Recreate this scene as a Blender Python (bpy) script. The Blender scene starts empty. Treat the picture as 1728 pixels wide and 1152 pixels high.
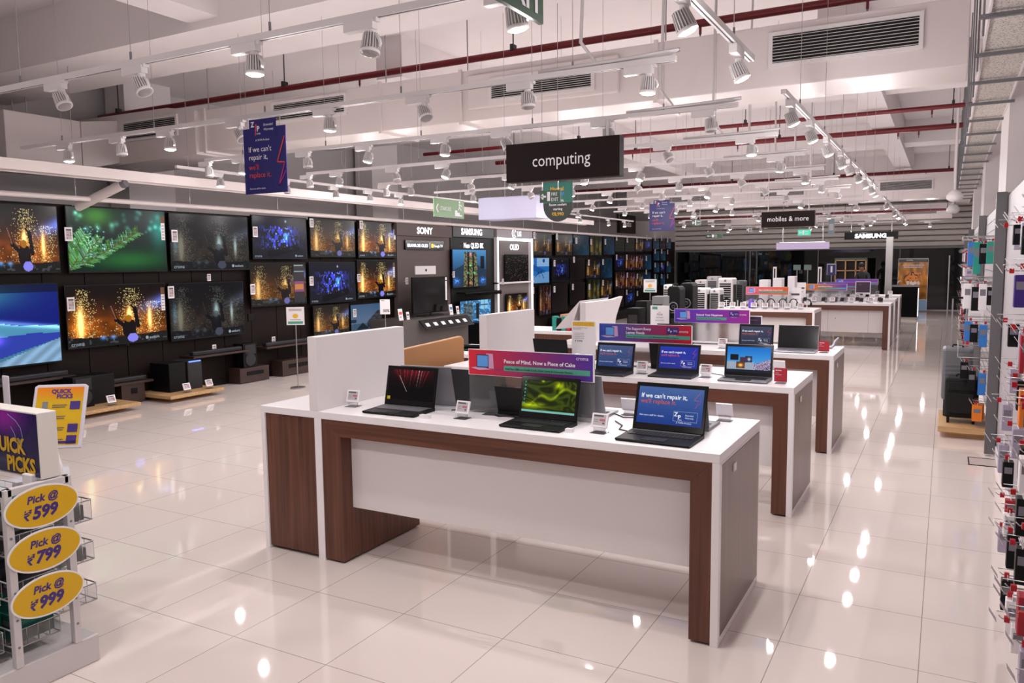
import bpy, bmesh, math, random
import numpy as np
from mathutils import Vector, Matrix, Euler
random.seed(7); RNG = np.random.default_rng(7)
SC = bpy.context.scene
COL = SC.collection
PI = math.pi

# ------------------------------------------------------------------ camera model
CAMH = 1.835; FPX = 1327.65; YAW, PITCH, ROLL = -0.5035, 0.0989, -0.0105
def _rows():
    cy, sy, cp, sp, cr, sr = math.cos(YAW), math.sin(YAW), math.cos(PITCH), math.sin(PITCH), math.cos(ROLL), math.sin(ROLL)
    fw = Vector((sy*cp, cy*cp, -sp)); r = Vector((cy, -sy, 0)); u = r.cross(fw)
    return cr*r + sr*u, -sr*r + cr*u, fw
R_, U_, F_ = _rows(); CO = Vector((0, 0, CAMH))
def at(px, py, ax, val):
    """the point of the world plane (axis ax = val) seen at a photo pixel"""
    v = R_*((px-864)/FPX) + U_*((576-py)/FPX) + F_
    return CO + v*((val-CO[ax])/v[ax])

# ------------------------------------------------------------------ colour and materials
def lin(h):
    if isinstance(h, str):
        h = h.lstrip('#'); c = [int(h[i:i+2], 16)/255 for i in (0, 2, 4)]
    else: c = h
    return tuple(x/12.92 if x <= .04045 else ((x+.055)/1.055)**2.4 for x in c)
MATS = {}
def mat(name, col='#ffffff', rough=.5, metal=0, emit=0, ecol=None, spec=.5, coat=0, trans=0, noise=0):
    if name in MATS: return MATS[name]
    m = bpy.data.materials.new(name); m.use_nodes = True; MATS[name] = m
    nt = m.node_tree; b = nt.nodes['Principled BSDF']; c = lin(col)
    b.inputs['Base Color'].default_value = (*c, 1)
    b.inputs['Roughness'].default_value = rough; b.inputs['Metallic'].default_value = metal
    b.inputs['Specular IOR Level'].default_value = spec; b.inputs['Coat Weight'].default_value = coat
    b.inputs['Transmission Weight'].default_value = trans
    if emit:
        b.inputs['Emission Color'].default_value = (*lin(ecol or col), 1); b.inputs['Emission Strength'].default_value = emit
    if noise:
        tc = nt.nodes.new('ShaderNodeTexCoord'); n = nt.nodes.new('ShaderNodeTexNoise'); n.inputs['Scale'].default_value = 3
        n.inputs['Detail'].default_value = 5
        mp = nt.nodes.new('ShaderNodeMapRange'); mp.inputs['To Min'].default_value = 1-noise; mp.inputs['To Max'].default_value = 1+noise*.3
        mx = nt.nodes.new('ShaderNodeMix'); mx.data_type = 'RGBA'; mx.blend_type = 'MULTIPLY'; mx.inputs['Factor'].default_value = 1
        mx.inputs['A'].default_value = (*c, 1)
        nt.links.new(tc.outputs['Object'], n.inputs['Vector']); nt.links.new(n.outputs['Fac'], mp.inputs['Value'])
        nt.links.new(mp.outputs['Result'], mx.inputs['B']); nt.links.new(mx.outputs['Result'], b.inputs['Base Color'])
    return m

def wood_mat(name, c1, c2, axis, rough=.45, sc=1.0):
    """laminate wood: streaks run along axis"""
    m = bpy.data.materials.new(name); m.use_nodes = True; MATS[name] = m
    nt = m.node_tree; b = nt.nodes['Principled BSDF']; b.inputs['Roughness'].default_value = rough
    tc = nt.nodes.new('ShaderNodeTexCoord'); mp = nt.nodes.new('ShaderNodeMapping')
    s = [38*sc, 38*sc, 38*sc]; s[axis] = 1.3*sc; mp.inputs['Scale'].default_value = s
    n = nt.nodes.new('ShaderNodeTexNoise'); n.inputs['Scale'].default_value = 1; n.inputs['Detail'].default_value = 4; n.inputs['Distortion'].default_value = .3
    r = nt.nodes.new('ShaderNodeValToRGB'); r.color_ramp.elements[0].position = .3; r.color_ramp.elements[1].position = .72
    r.color_ramp.elements[0].color = (*lin(c1), 1); r.color_ramp.elements[1].color = (*lin(c2), 1)
    nt.links.new(tc.outputs['Object'], mp.inputs['Vector']); nt.links.new(mp.outputs['Vector'], n.inputs['Vector'])
    nt.links.new(n.outputs['Fac'], r.inputs['Fac']); nt.links.new(r.outputs['Color'], b.inputs['Base Color'])
    return m

def attr_mat(name, screen, strength=1.0, rough=.25):
    m = bpy.data.materials.new(name); m.use_nodes = True; nt = m.node_tree; b = nt.nodes['Principled BSDF']
    a = nt.nodes.new('ShaderNodeAttribute'); a.attribute_name = 'Col'
    b.inputs['Roughness'].default_value = rough
    if screen:
        b.inputs['Base Color'].default_value = (.003, .003, .003, 1); b.inputs['Specular IOR Level'].default_value = .14
        nt.links.new(a.outputs['Color'], b.inputs['Emission Color']); b.inputs['Emission Strength'].default_value = strength
    else: nt.links.new(a.outputs['Color'], b.inputs['Base Color'])
    return m

WHITE = mat('white_laminate', '#efebed', .3, noise=.03)
WHITE2 = mat('white_paint', '#e2dcdc', .65, noise=.03)
CEILM = mat('ceiling_paint', '#eae4e4', .75, noise=.05)
DUCTM = mat('painted_duct', '#e0d6d4', .36, noise=.04)
GREYM = mat('grey_paint', '#c4bebe', .7)
STEEL = mat('brushed_steel', '#9b9897', .35, .9)
WIREM = mat('chrome_wire', '#b9b7b8', .3, .9)
BLACK = mat('black_plastic', '#0b0b0d', .45, spec=.22)
BLACKG = mat('black_gloss', '#050507', .12)
DGREY = mat('dark_grey_plastic', '#29292c', .45, spec=.35)
MGREY = mat('mid_grey_plastic', '#77777b', .5)
SILVER = mat('silver_shell', '#a4a4aa', .35, .5)
RED = mat('red_pipe_paint', '#6d0f1a', .35)
REDP = mat('red_plastic', '#b3121f', .35)
REDC = mat('red_card', '#a51c2c', .5)
LAMPW = mat('white_lamp_shell', '#cfcaca', .45)
LENS = mat('lit_lens', '#fff6ee', .3, emit=22, ecol='#fff1e6')
LENS_OFF = mat('unlit_lens', '#8f8a8a', .3)
GRILLD = mat('grille_dark', '#10100f', .7)
ACRYL = mat('clear_acrylic', '#f2f2f5', .08, trans=.92)
SMOKE = mat('smoked_acrylic', '#4a4a50', .1, trans=.75)
EINK = mat('label_grey', '#b6b0b4', .5)
EDARK = mat('label_dark', '#4e4a52', .5)
EPINK = mat('label_red', '#b8626c', .5)
NAVY = mat('navy_print', '#1c1a66', .35)
WLET = mat('white_print', '#eceaf0', .4)
ORLET = mat('orange_red_print', '#d6452b', .4)
MAGLET = mat('magenta_print', '#a52a7c', .4)
GREENP = mat('green_sign', '#1f4a2c', .35)
GREENL = mat('pale_green_sign', '#6f9466', .35)
SIGNB = mat('sign_brown', '#1c1211', .6, spec=.15)
YELL = mat('yellow_print', '#d3a510', .4)
YELP = mat('yellow_card', '#e8b52a', .45)
PURP = mat('purple_print', '#382076', .4)
TEAL = mat('teal_box', '#1f8f7f', .5)
MINT = mat('mint_strip', '#4f9c86', .4)
BLUEP = mat('blue_pack', '#2f76c4', .4)
ORANGEP = mat('orange_pack', '#e57b1c', .45)
PANELD = mat('dark_panel', '#1b1210', .6, noise=.2, spec=.15)
TAUPE = mat('taupe_panel', '#5d5250', .65, noise=.04)
LOGO = mat('backlit_logo', '#ffffff', .4, emit=1.8, ecol='#f0f2ff')
LEDW = mat('led_strip', '#ffffff', .4, emit=2, ecol='#f4f8ff')
TXE = mat('screen_text_white', '#101010', .4, emit=.85, ecol='#f2f4ff')
TXO = mat('screen_text_orange', '#101010', .4, emit=.7, ecol='#d05138')
TXP = mat('screen_text_purple', '#101010', .4, emit=.7, ecol='#a0399a')
PALEW = wood_mat('pale_wood', '#b08a60', '#cda878', 0)
TANB = mat('tan_board', '#b88452', .5, noise=.06)
WOODV = wood_mat('walnut_upright', '#4a291d', '#6f4330', 2)
WOODH = wood_mat('walnut_level', '#4a291d', '#6f4330', 0)
WOODE = wood_mat('walnut_end_panel', '#573e35', '#705247', 2, .3)
BOXW = mat('dark_wood_box', '#3a2823', .5, noise=.15)
SKIN = mat('skin', '#7a5140', .5)
HAIR = mat('black_hair', '#0b0909', .6)
SHIRT = mat('dark_shirt', '#1b2326', .7)
CLOTH = mat('black_cloth', '#0b0b0d', .85)
KEYM = mat('keycap', '#1c1c1f', .5)
KEYL = mat('pale_keycap', '#6a6a70', .5)  # paler grey keycap colour

# ------------------------------------------------------------------ mesh builder
FONT_CACHE = {}
class MB:
    def __init__(s): s.v = []; s.f = []; s.mi = []; s.mats = []; s.T = Matrix(); s.smooth = []
    def slot(s, m):
        if m not in s.mats: s.mats.append(m)
        return s.mats.index(m)
    def add(s, vs, fs, m, smooth=False):
        o = len(s.v); s.v += [tuple(s.T @ Vector(v)) for v in vs]; k = s.slot(m)
        for f in fs: s.f.append([i+o for i in f]); s.mi.append(k); s.smooth.append(smooth)
        return s
    def box(s, x0, x1, y0, y1, z0, z1, m):
        vs = [(x, y, z) for z in (z0, z1) for y in (y0, y1) for x in (x0, x1)]
        return s.add(vs, [(0, 2, 3, 1), (4, 5, 7, 6), (0, 1, 5, 4), (2, 6, 7, 3), (0, 4, 6, 2), (1, 3, 7, 5)], m)
    def hexa(s, vs, m):
        return s.add(vs, [(0, 2, 3, 1), (4, 5, 7, 6), (0, 1, 5, 4), (2, 6, 7, 3), (0, 4, 6, 2), (1, 3, 7, 5)], m)
    def prism(s, pts, y0, y1, m, ax='y'):
        """outline in XZ pulled along Y (ax='y'), or in YZ pulled along X (ax='x'), or in XY pulled along Z (ax='z')"""
        n = len(pts)
        P = {'y': lambda p, t: (p[0], t, p[1]), 'x': lambda p, t: (t, p[0], p[1]), 'z': lambda p, t: (p[0], p[1], t)}[ax]
        vs = [P(p, y0) for p in pts] + [P(p, y1) for p in pts]
        fs = [list(range(n)), list(range(2*n-1, n-1, -1))] + [(i, (i+n), (i+1) % n + n, (i+1) % n) for i in range(n)]
        return s.add(vs, fs, m)
    def cyl(s, p0, p1, r, m, seg=12, r2=None, caps=True):
        p0, p1 = Vector(p0), Vector(p1); d = (p1-p0).normalized(); a = d.orthogonal().normalized(); b = d.cross(a)
        r2 = r if r2 is None else r2; vs = []
        for p, q in ((p0, r), (p1, r2)):
            vs += [p + (a*math.cos(2*PI*i/seg) + b*math.sin(2*PI*i/seg))*q for i in range(seg)]
        fs = [(i, (i+1) % seg, (i+1) % seg+seg, i+seg) for i in range(seg)]
        s.add(vs, fs, m, True)
        if caps: s.add(vs, [list(range(seg))[::-1], list(range(seg, 2*seg))], m)
        return s
    def tube(s, pts, r, m, seg=6):
        pts = [Vector(p) for p in pts]; vs = []; a = None
        for i, p in enumerate(pts):
            d = (pts[min(i+1, len(pts)-1)] - pts[max(i-1, 0)]).normalized()
            a = d.orthogonal().normalized() if a is None else (a - d*a.dot(d)).normalized()
            b = d.cross(a); vs += [p + (a*math.cos(2*PI*k/seg) + b*math.sin(2*PI*k/seg))*r for k in range(seg)]
        fs = []
        for i in range(len(pts)-1):
            for k in range(seg): fs.append((i*seg+k, i*seg+(k+1) % seg, (i+1)*seg+(k+1) % seg, (i+1)*seg+k))
        fs += [list(range(seg))[::-1], [len(vs)-seg+k for k in range(seg)]]
        return s.add(vs, fs, m, True)
    def lathe(s, prof, m, seg=20, c=(0, 0, 0)):
        vs = [(c[0]+r*math.cos(2*PI*k/seg), c[1]+r*math.sin(2*PI*k/seg), c[2]+z) for r, z in prof for k in range(seg)]
        fs = [(i*seg+k, i*seg+(k+1) % seg, (i+1)*seg+(k+1) % seg, (i+1)*seg+k) for i in range(len(prof)-1) for k in range(seg)]
        fs += [list(range(seg))[::-1], [len(vs)-seg+k for k in range(seg)]]
        return s.add(vs, fs, m, True)
    def text(s, t, x, z, size, y, m, align='LEFT', bold=0, sx=1.0, shear=0):
        """flat lettering in the XZ plane facing -Y, baseline at z"""
        key = (t, align, bold, shear)
        if key not in FONT_CACHE:
            cu = bpy.data.curves.new('letters', 'FONT'); cu.body = t; cu.align_x = align; cu.offset = bold; cu.shear = shear; cu.resolution_u = 2
            ob = bpy.data.objects.new('letters', cu); COL.objects.link(ob)
            dg = bpy.context.evaluated_depsgraph_get(); me = bpy.data.meshes.new_from_object(ob.evaluated_get(dg))
            FONT_CACHE[key] = ([tuple(v.co) for v in me.vertices], [list(p.vertices) for p in me.polygons])
            bpy.data.objects.remove(ob); bpy.data.curves.remove(cu); bpy.data.meshes.remove(me)
        vs, fs = FONT_CACHE[key]
        return s.add([(x+a*size*sx, y, z+b*size) for a, b, c in vs], fs, m)
    def rect(s, x0, x1, z0, z1, y, m): return s.add([(x0, y, z0), (x1, y, z0), (x1, y, z1), (x0, y, z1)], [(0, 1, 2, 3)], m)
    def poly(s, pts, y, m): return s.add([(a, y, b) for a, b in pts], [list(range(len(pts)))], m)
    def line(s, pts, w, y, m):
        for (a, b), (c, d) in zip(pts, pts[1:]):
            L = math.hypot(c-a, d-b); nx, nz = -(d-b)/L*w/2, (c-a)/L*w/2
            s.add([(a+nx, y, b+nz), (a-nx, y, b-nz), (c-nx, y, d-nz), (c+nx, y, d+nz)], [(0, 1, 2, 3)], m)
        return s
    def build(s, name, parent=None, bevel=0, loc=None, label=None):
        me = bpy.data.meshes.new(name); me.from_pydata(s.v, [], s.f)
        for m in s.mats: me.materials.append(m)
        me.polygons.foreach_set('material_index', s.mi); me.polygons.foreach_set('use_smooth', s.smooth); me.update()
        o = bpy.data.objects.new(name, me); COL.objects.link(o)
        if parent: o.parent = parent
        if loc is not None: o.location = loc
        if label: o['label'] = label
        if bevel:
            b = o.modifiers.new('bevel', 'BEVEL'); b.width = bevel; b.segments = 2; b.limit_method = 'ANGLE'
        return o
def tag(o, label, cat, group=None, kind=None):
    o['label'] = label; o['category'] = cat
    if group: o['group'] = group
    if kind: o['kind'] = kind
    return o
def thing(name, label, cat, loc=(0, 0, 0), rz=0, group=None):
    o = bpy.data.objects.new(name, None); COL.objects.link(o); o.location = loc; o.rotation_euler = (0, 0, rz); o.empty_display_size = .1
    return tag(o, label, cat, group)
def struct(o, label=None):
    o['kind'] = 'structure'
    if label: o['label'] = label
    return o
def copy_tree(o, parent=None):
    c = o.copy(); COL.objects.link(c)
    if parent: c.parent = parent
    for ch in list(o.children): copy_tree(ch, c)
    return c
ORD = ['first', 'second', 'third', 'fourth', 'fifth', 'sixth', 'seventh', 'eighth', 'ninth', 'tenth', 'eleventh', 'twelfth', 'thirteenth', 'fourteenth', 'fifteenth', 'sixteenth', 'seventeenth', 'eighteenth', 'nineteenth', 'twentieth']

# ------------------------------------------------------------------ pictures shown by screens and prints (colour per face corner)
PICS = {}
def picture(name, fn, W, H, screen=True, strength=1.0, rough=.2):
    """unit rectangle in XZ (x 0..1, z 0..1) facing -Y carrying a computed picture"""
    if name in PICS: return PICS[name]
    u, v = np.meshgrid((np.arange(W)+.5)/W, (np.arange(H)+.5)/H)     # v: 0 at the top
    a = np.clip(fn(u, v), 0, 1); a = np.where(a <= .04045, a/12.92, ((a+.055)/1.055)**2.4)
    xs, zs = np.meshgrid(np.arange(W+1)/W, 1-np.arange(H+1)/H)
    co = np.stack([xs, np.zeros_like(xs), zs], -1).reshape(-1, 3)
    i, j = np.meshgrid(np.arange(W), np.arange(H)); k = j*(W+1)+i
    fs = np.stack([k+W+1, k+W+2, k+1, k], -1).reshape(-1, 4)
    me = bpy.data.meshes.new(name); me.from_pydata(co.tolist(), [], fs.tolist())
    at_ = me.color_attributes.new('Col', 'FLOAT_COLOR', 'CORNER')
    c = np.ones((H*W, 4, 4), np.float32); c[:, :, :3] = a.reshape(-1, 1, 3); at_.data.foreach_set('color', c.ravel())
    me.materials.append(attr_mat(name+'_mat', screen, strength, rough)); PICS[name] = me
    return me
def show(mesh, parent, x, z, w, h, y=0, name='screen', label=None):
    o = bpy.data.objects.new(name, mesh); COL.objects.link(o); o.parent = parent; o.location = (x, y, z); o.scale = (w, 1, h)
    if label: o['label'] = label
    return o
def rgb(h): h = h.lstrip('#'); return np.array([int(h[i:i+2], 16)/255 for i in (0, 2, 4)])
def G(u, v, cu, cv, su, sv): return np.exp(-((u-cu)/su)**2-((v-cv)/sv)**2)[..., None]
def smooth_noise(u, v, n, seed=0):
    r = np.random.default_rng(seed); g = r.random((n+2, n+2)); x, y = u*n, v*n; i, j = np.floor(x).astype(int), np.floor(y).astype(int)
    fx, fy = x-i, y-j; fx = fx*fx*(3-2*fx); fy = fy*fy*(3-2*fy); i = np.clip(i, 0, n); j = np.clip(j, 0, n)
    return (g[j, i]*(1-fx)+g[j, i+1]*fx)*(1-fy)+(g[j+1, i]*(1-fx)+g[j+1, i+1]*fx)*fy
def seg(u, v, ax, ay, bx, by, w):
    dx, dy = bx-ax, by-ay; t = np.clip(((u-ax)*dx+(v-ay)*dy)/(dx*dx+dy*dy), 0, 1)
    return np.hypot(u-ax-t*dx, (v-ay-t*dy)*.56) < w
def concert(mode, seed=1):
    def f(u, v):
        r = np.random.default_rng(seed); n = smooth_noise(u, v, 14, seed)
        a = np.zeros(u.shape+(3,)) + rgb('#0c0606')
        glow = np.exp(-((v-.72)/.33)**2)*(.35+.75*np.exp(-((u-.15)/.25)**2)+.7*np.exp(-((u-.75)/.28)**2))
        a += (glow*(.55+.6*n))[..., None]*rgb('#9a4a06')
        a += (np.clip(.35-abs(v-.3), 0, 1)*.7)[..., None]*rgb('#241214')
        p = .28*np.exp(-((u-.16)/(.05+.09*v))**2)+.30*np.exp(-((u-.63)/(.06+.10*v))**2)+.22*np.exp(-((u-.88)/.09)**2)*(v > .3)
        sp = (r.random(u.shape) < p*(v > .06)*(v < .86)); a = np.where(sp[..., None], rgb('#e8d28a')*(.6+.5*r.random(u.shape))[..., None], a)
        b = ((u > .6+.3*(1-v)*.2)*np.exp(-((v-(.52-.55*(u-.55)))/.12)**2)*np.clip((u-.62)*2.6, 0, 1)*(v < .6))[..., None]; a += b*rgb('#3f62c8')*1.2
        for cu, cv, su, sv in ((.12, .62, .028, .26), (.82, .6, .017, .17), (.605, .52, .022, .13)):
            g = G(u, v, cu, cv, su, sv); a = a*(1-np.clip(g*1.4, 0, 1)) + rgb('#ffe9a8')*np.clip(g*1.5, 0, 1); a += G(u, v, cu, cv, su*2.4, sv*1.15)*rgb('#c07010')*.6
        sil = seg(u, v, .42, .36, .47, .6, .012) | seg(u, v, .47, .6, .56, .72, .022) | seg(u, v, .665, .42, .69, .72, .022) | seg(u, v, .63, .36, .665, .42, .012) | seg(u, v, .6, .8, .6, .72, .07)
        a = np.where(sil[..., None], rgb('#120c10'), a); arm = seg(u, v, .42, .36, .465, .58, .006); a = np.where(arm[..., None], rgb('#8a5a44'), a)
        a = np.where((np.hypot(u-.595, (v-.585)*.56) < .034)[..., None], rgb('#a86a14'), a)
        desk = (v > .84-.1*abs(u-.5)*0+.04*np.sin(u*3)); d = .12+.2*(smooth_noise(u, v, 30, seed+3) > .72); a = np.where(desk[..., None], d[..., None]*rgb('#c8ccd8'), a)
        for cu in (.33, .43): a += G(u, v, cu, .88, .03, .035)*rgb('#3a7ad0')
        a = np.where((((u-.63)/.055)**2+((v-.92)/.075)**2 < 1)[..., None], rgb('#8a86f0'), a)
        if mode == 'dim':
            L = a.mean(-1, keepdims=True); cold = G(u, v, .05, .55, .03, .2)+G(u, v, .6, .5, .04, .14)+G(u, v, .82, .55, .02, .15)
            a = L*rgb('#5a6058')*.62+a*.13+rgb('#0c0e14')*.8+cold*rgb('#4f86a8')*.5
        if mode == 'haze': a = a*.62+rgb('#2c2a24')*.55
        if mode == 'yellow': a = a*.35+((.5+.5*np.sin(u*19+seed))[..., None]*rgb('#5a5a18')+rgb('#1c2420'))*.75*(.5+.5*v)[..., None]
        if mode == 'red': a = a*.55+((.5+.5*np.sin(u*23+seed))**2)[..., None]*rgb('#6a2a20')*.6+rgb('#100a10')
        return a
    return f
def city(k=1.0):
    def f(u, v):
        r = np.random.default_rng(5); a = np.zeros(u.shape+(3,))+rgb('#141420')
        m = (smooth_noise(u*1.0, v*.35, 34, 4) > .62)*(v > .22)*(v < .75); a += (m*np.exp(-((u-.5)/.3)**2))[..., None]*rgb('#2a38e0')*k
        m2 = (smooth_noise(u, v*.5, 44, 9) > .8)*(v > .25)*(v < .8); a += m2[..., None]*rgb('#6a9cff')*np.exp(-((u-.5)/.28)**2)[..., None]*k
        a += G(u, v, .6, .48, .05, .1)*rgb('#3aa0ff')*k + G(u, v, .6, .1, .015, .03)*rgb('#c0e8ff')
        a = np.where(seg(u, v, .3, .9, .8, .75, .05)[..., None], a*.3, a); return a*.9+rgb('#1c1a20')*.25
    return f
def pine(u, v):
    a = np.zeros(u.shape+(3,))+rgb('#06201c'); r = np.random.default_rng(3)
    a += G(u, v, .28, .12, .16, .16)*rgb('#3a6a10')+G(u, v, .6, .82, .4, .16)*rgb('#1c4a12')+G(u, v, .93, .3, .1, .3)*rgb('#0f6a62')+G(u, v, .62, .1, .1, .1)*rgb('#0a0a10')
    for i in range(26):
        cu, cv = r.random(), r.random()*.45; s = .012+.02*r.random(); g = G(u, v, cu, cv, s, s*1.7); a += g*rgb('#7fd0c4')*(.2+.5*r.random())
    def branch(x0, y0, x1, y1, L):
        nonlocal a
        for t in np.linspace(0, 1, 60):
            cx, cy = x0+(x1-x0)*t, y0+(y1-y0)*t; dx, dy = x1-x0, y1-y0; n = math.hypot(dx, dy); dx /= n; dy /= n
            for sgn in (-1, 1):
                ll = L*(.7+.6*r.random())*(1-.35*t); ex = cx+(dx*.55-dy*sgn*.8)*ll; ey = cy+(dy*.55+dx*sgn*.8)*ll*1.75
                m = seg(u, v, cx, cy, ex, ey, .0035); c = rgb('#58a83a') if r.random() < .6 else rgb('#8fd8b0'); a = np.where(m[..., None], c*(.5+.6*r.random()), a)
        a = np.where(seg(u, v, x0, y0, x1, y1, .004)[..., None], rgb('#6a4a1c'), a)
    branch(.12, .90, .70, .36, .085); branch(.0, .78, .16, .42, .10); branch(.0, .98, .20, .52, .09); branch(.10, .86, .30, .48, .07)
    for i in range(60): a += G(u, v, .2+.1*r.normal(), .45+.12*r.normal(), .006, .01)*rgb('#9fe0ff')*.7
    return a*.92
def dune(u, v):
    a = np.zeros(u.shape+(3,))+rgb('#081a78'); a += G(u, v, .1, .12, .5, .18)*rgb('#3f9a30')*.8; a = a*(1-.5*(v < .1)[..., None])
    h1 = .38+.18*u; a = np.where((v > h1-.02*np.sin(u*8))[..., None], rgb('#5fb4dc')*(1.05-.4*v)[..., None], a)
    a += np.exp(-((v-h1)/.03)**2)[..., None]*rgb('#bfe0e8')*.5
    h2 = .62+.25*(u-.75)**2+.0*u; a = np.where(((v > h2) & (v < 1.05-.35*u))[..., None], rgb('#2b3fa8'), a)
    a += G(u, v, .35, .68, .1, .06)*rgb('#7a40c0'); a = np.where((v > 1.12-.42*u)[..., None], rgb('#8fb8dc')*(.9+.1*np.sin((u+v)*40))[..., None], a)
    return a
def seaside(u, v):
    a = (1-v)[..., None]*rgb('#3a5878')+v[..., None]*rgb('#6a7890'); a = np.where((v > .66)[..., None], rgb('#3a5468'), a)
    a = np.where(((u > .5) & (v > .62-1.1*np.clip(u-.5, 0, .35)+.0*u) & (v < .8))[..., None], rgb('#33343a')*(.7+.6*smooth_noise(u, v, 16, 3))[..., None], a)
    a = np.where((abs(u-.36) < (v-.62)*.9)[..., None] & (v < .85)[..., None], rgb('#1c242c'), a); a = np.where((v < .62+.1*(u-.2))[..., None] & (u < .16)[..., None] & (v > .5)[..., None], rgb('#24303a'), a)
    return a
def tower(u, v):
    a = (1-v)[..., None]*rgb('#3f8cc8')+v[..., None]*rgb('#142038'); a = np.where(((v > .3+.25*abs(u-.5)*2) & (v > .25))[..., None], rgb('#22384e'), a)
    n = (smooth_noise(u, v, 40, 2) > .5); m = (abs(u-.52) < .18+.04*v) & (v > .06); a = np.where(m[..., None], rgb('#5c5a3e')*(.6+.8*n)[..., None], a)
    a = np.where(((abs(u-.45) < .025) | (abs(u-.6) < .025))[..., None] & m[..., None], rgb('#0a0a10'), a)
    for cu, cv, c in ((.52, .12, '#d040a0'), (.52, .42, '#30e060'), (.44, .62, '#30c070'), (.62, .62, '#30c070'), (.5, .9, '#c03030')): a += G(u, v, cu, cv, .035, .03)*rgb(c)
    a = np.where((abs(u-.88) < .06)[..., None] & (abs(v-.34) < .17)[..., None], rgb('#0a1220'), a)
    for cu in (.1, .9): a += G(u, v, cu, .85, .08, .08)*rgb('#2c5cd0')*(.4+n)[..., None]
    return a
def interior(u, v):
    n = smooth_noise(u, v, 26, 11); a = np.zeros(u.shape+(3,))+rgb('#3c6c98'); a += (n > .6)[..., None]*rgb('#28485c')
    a = np.where(((abs(u-.78) < .12) & (v < .3))[..., None], rgb('#88c8ea'), a); a = np.where((((abs(u-.78) < .012) | (abs(v-.16) < .014)) & (abs(u-.78) < .12) & (v < .3))[..., None], rgb('#24506a'), a)
    a = np.where(((abs(u-.25) < .14) & (abs(v-.35) < .27))[..., None], rgb('#4a5a60')*(.5+n)[..., None], a); a = np.where(((abs(u-.55) < .05) & (abs(v-.35) < .25))[..., None], rgb('#1a2024'), a)
    a = np.where((v > .75)[..., None], rgb('#2f9ac0')*(.6+.5*n)[..., None], a); return a
def starry(u, v):
    r = np.random.default_rng(8); return np.where((r.random(u.shape) < .07)[..., None], rgb('#a89080')*r.random(u.shape)[..., None], rgb('#060608')*np.ones(u.shape+(3,)))
def frozen(u, v):
    a = np.zeros(u.shape+(3,))+rgb('#1f6fc0'); a = np.where(((u > .22) & (v < .35))[..., None], rgb('#8fb8e0'), a); a = np.where((abs(v-.5-.35*(u-.4)) < .12)[..., None], rgb('#1457a0'), a)
    a = np.where((v > .72-.2*u)[..., None] & (v > .55)[..., None], rgb('#6a9cd0'), a); a = np.where(((u-.66)**2+((v-.1)*1.0)**2 < .006)[..., None], rgb('#12409a'), a)
    for x0, y0, x1, y1 in ((.1, .75, .55, .5), (.5, .55, .65, .8), (.3, .55, .4, .75), (.5, .85, .5, .98)): a = np.where(seg(u, v, x0, y0, x1, y1, .01)[..., None], rgb('#0c2c58'), a)
    return a
def bluefade(u, v): return (.3+.5*u*v)[..., None]*rgb('#2a5a80')+smooth_noise(u, v, 9, 4)[..., None]*rgb('#10202c')
def olive(u, v): return (.35+.5*np.abs(np.sin(v*16)))[..., None]*rgb('#3c4038')
def darkbrown(u, v): return np.ones(u.shape+(3,))*rgb('#24181a')*(.8+.5*u)[..., None]
def tealdark(u, v): return (.4+.6*v)[..., None]*rgb('#10403c')+smooth_noise(u, v, 6, 4)[..., None]*rgb('#082028')
def redstrings(u, v):
    a = np.zeros(u.shape+(3,))+rgb('#0a0709')
    for k, (x0, x1, c) in enumerate(((.15, .3, '#5a141c'), (.22, .32, '#7a1a24'), (.33, .36, '#7a1c22'), (.4, .4, '#521018'), (.5, .47, '#8a2a30'), (.6, .54, '#64161e'), (.66, .62, '#9a8a8c'), (.72, .68, '#8a5a5c'), (.78, .7, '#5a1218'), (.86, .74, '#7a1c24'), (.1, .35, '#3a0c12'))):
        m = seg(u, v, x0, 0, x1, .55, .006); a = np.where(m[..., None], rgb(c)*(1.05-1.3*v)[..., None].clip(0, 1), a)
    a = np.where(seg(u, v, .23, .2, .42, .72, .004)[..., None], rgb('#b8a8a8'), a); a += G(u, v, .5, 0, .5, .3)*rgb('#4a1014'); a = np.where(((u < .07) & (v > .9))[..., None], rgb('#b89a20'), a); return a
def greenswirl(u, v):
    n = smooth_noise(u+.3*smooth_noise(u, v, 3, 1), v+.3*smooth_noise(u, v, 3, 2), 6, 8); a = np.zeros(u.shape+(3,))+rgb('#1a2008')
    a += (np.sin(n*13)*.5+.5)[..., None]*rgb('#222c08'); c = .72-.55*(u-.1)+.10*np.sin(u*14); a += (np.exp(-((v-c)/.055)**2)*(.35+.35*(u > .3)))[..., None]*rgb('#7c8a08')
    a += G(u, v, .68, .14, .08, .10)*rgb('#8c9400')+G(u, v, .2, .8, .22, .10)*rgb('#707a08')+G(u, v, .37, .03, .03, .03)*rgb('#8a9a10')
    a = np.where((v > .935)[..., None], rgb('#7cbcb0'), a)
    for k in range(7): a = np.where(((abs(u-.04) < .013) & (abs(v-.08-.11*k) < .022))[..., None], rgb('#3a9ab8'), a)
    return a
def zipblue(c1, c2):
    def f(u, v): return (1-v)[..., None]*rgb(c1)+v[..., None]*rgb(c2)
    return f
def sheen(u, v): return (np.ones(u.shape+(3,))*rgb('#26468c'))*(1-.15*v)[..., None]
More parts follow.
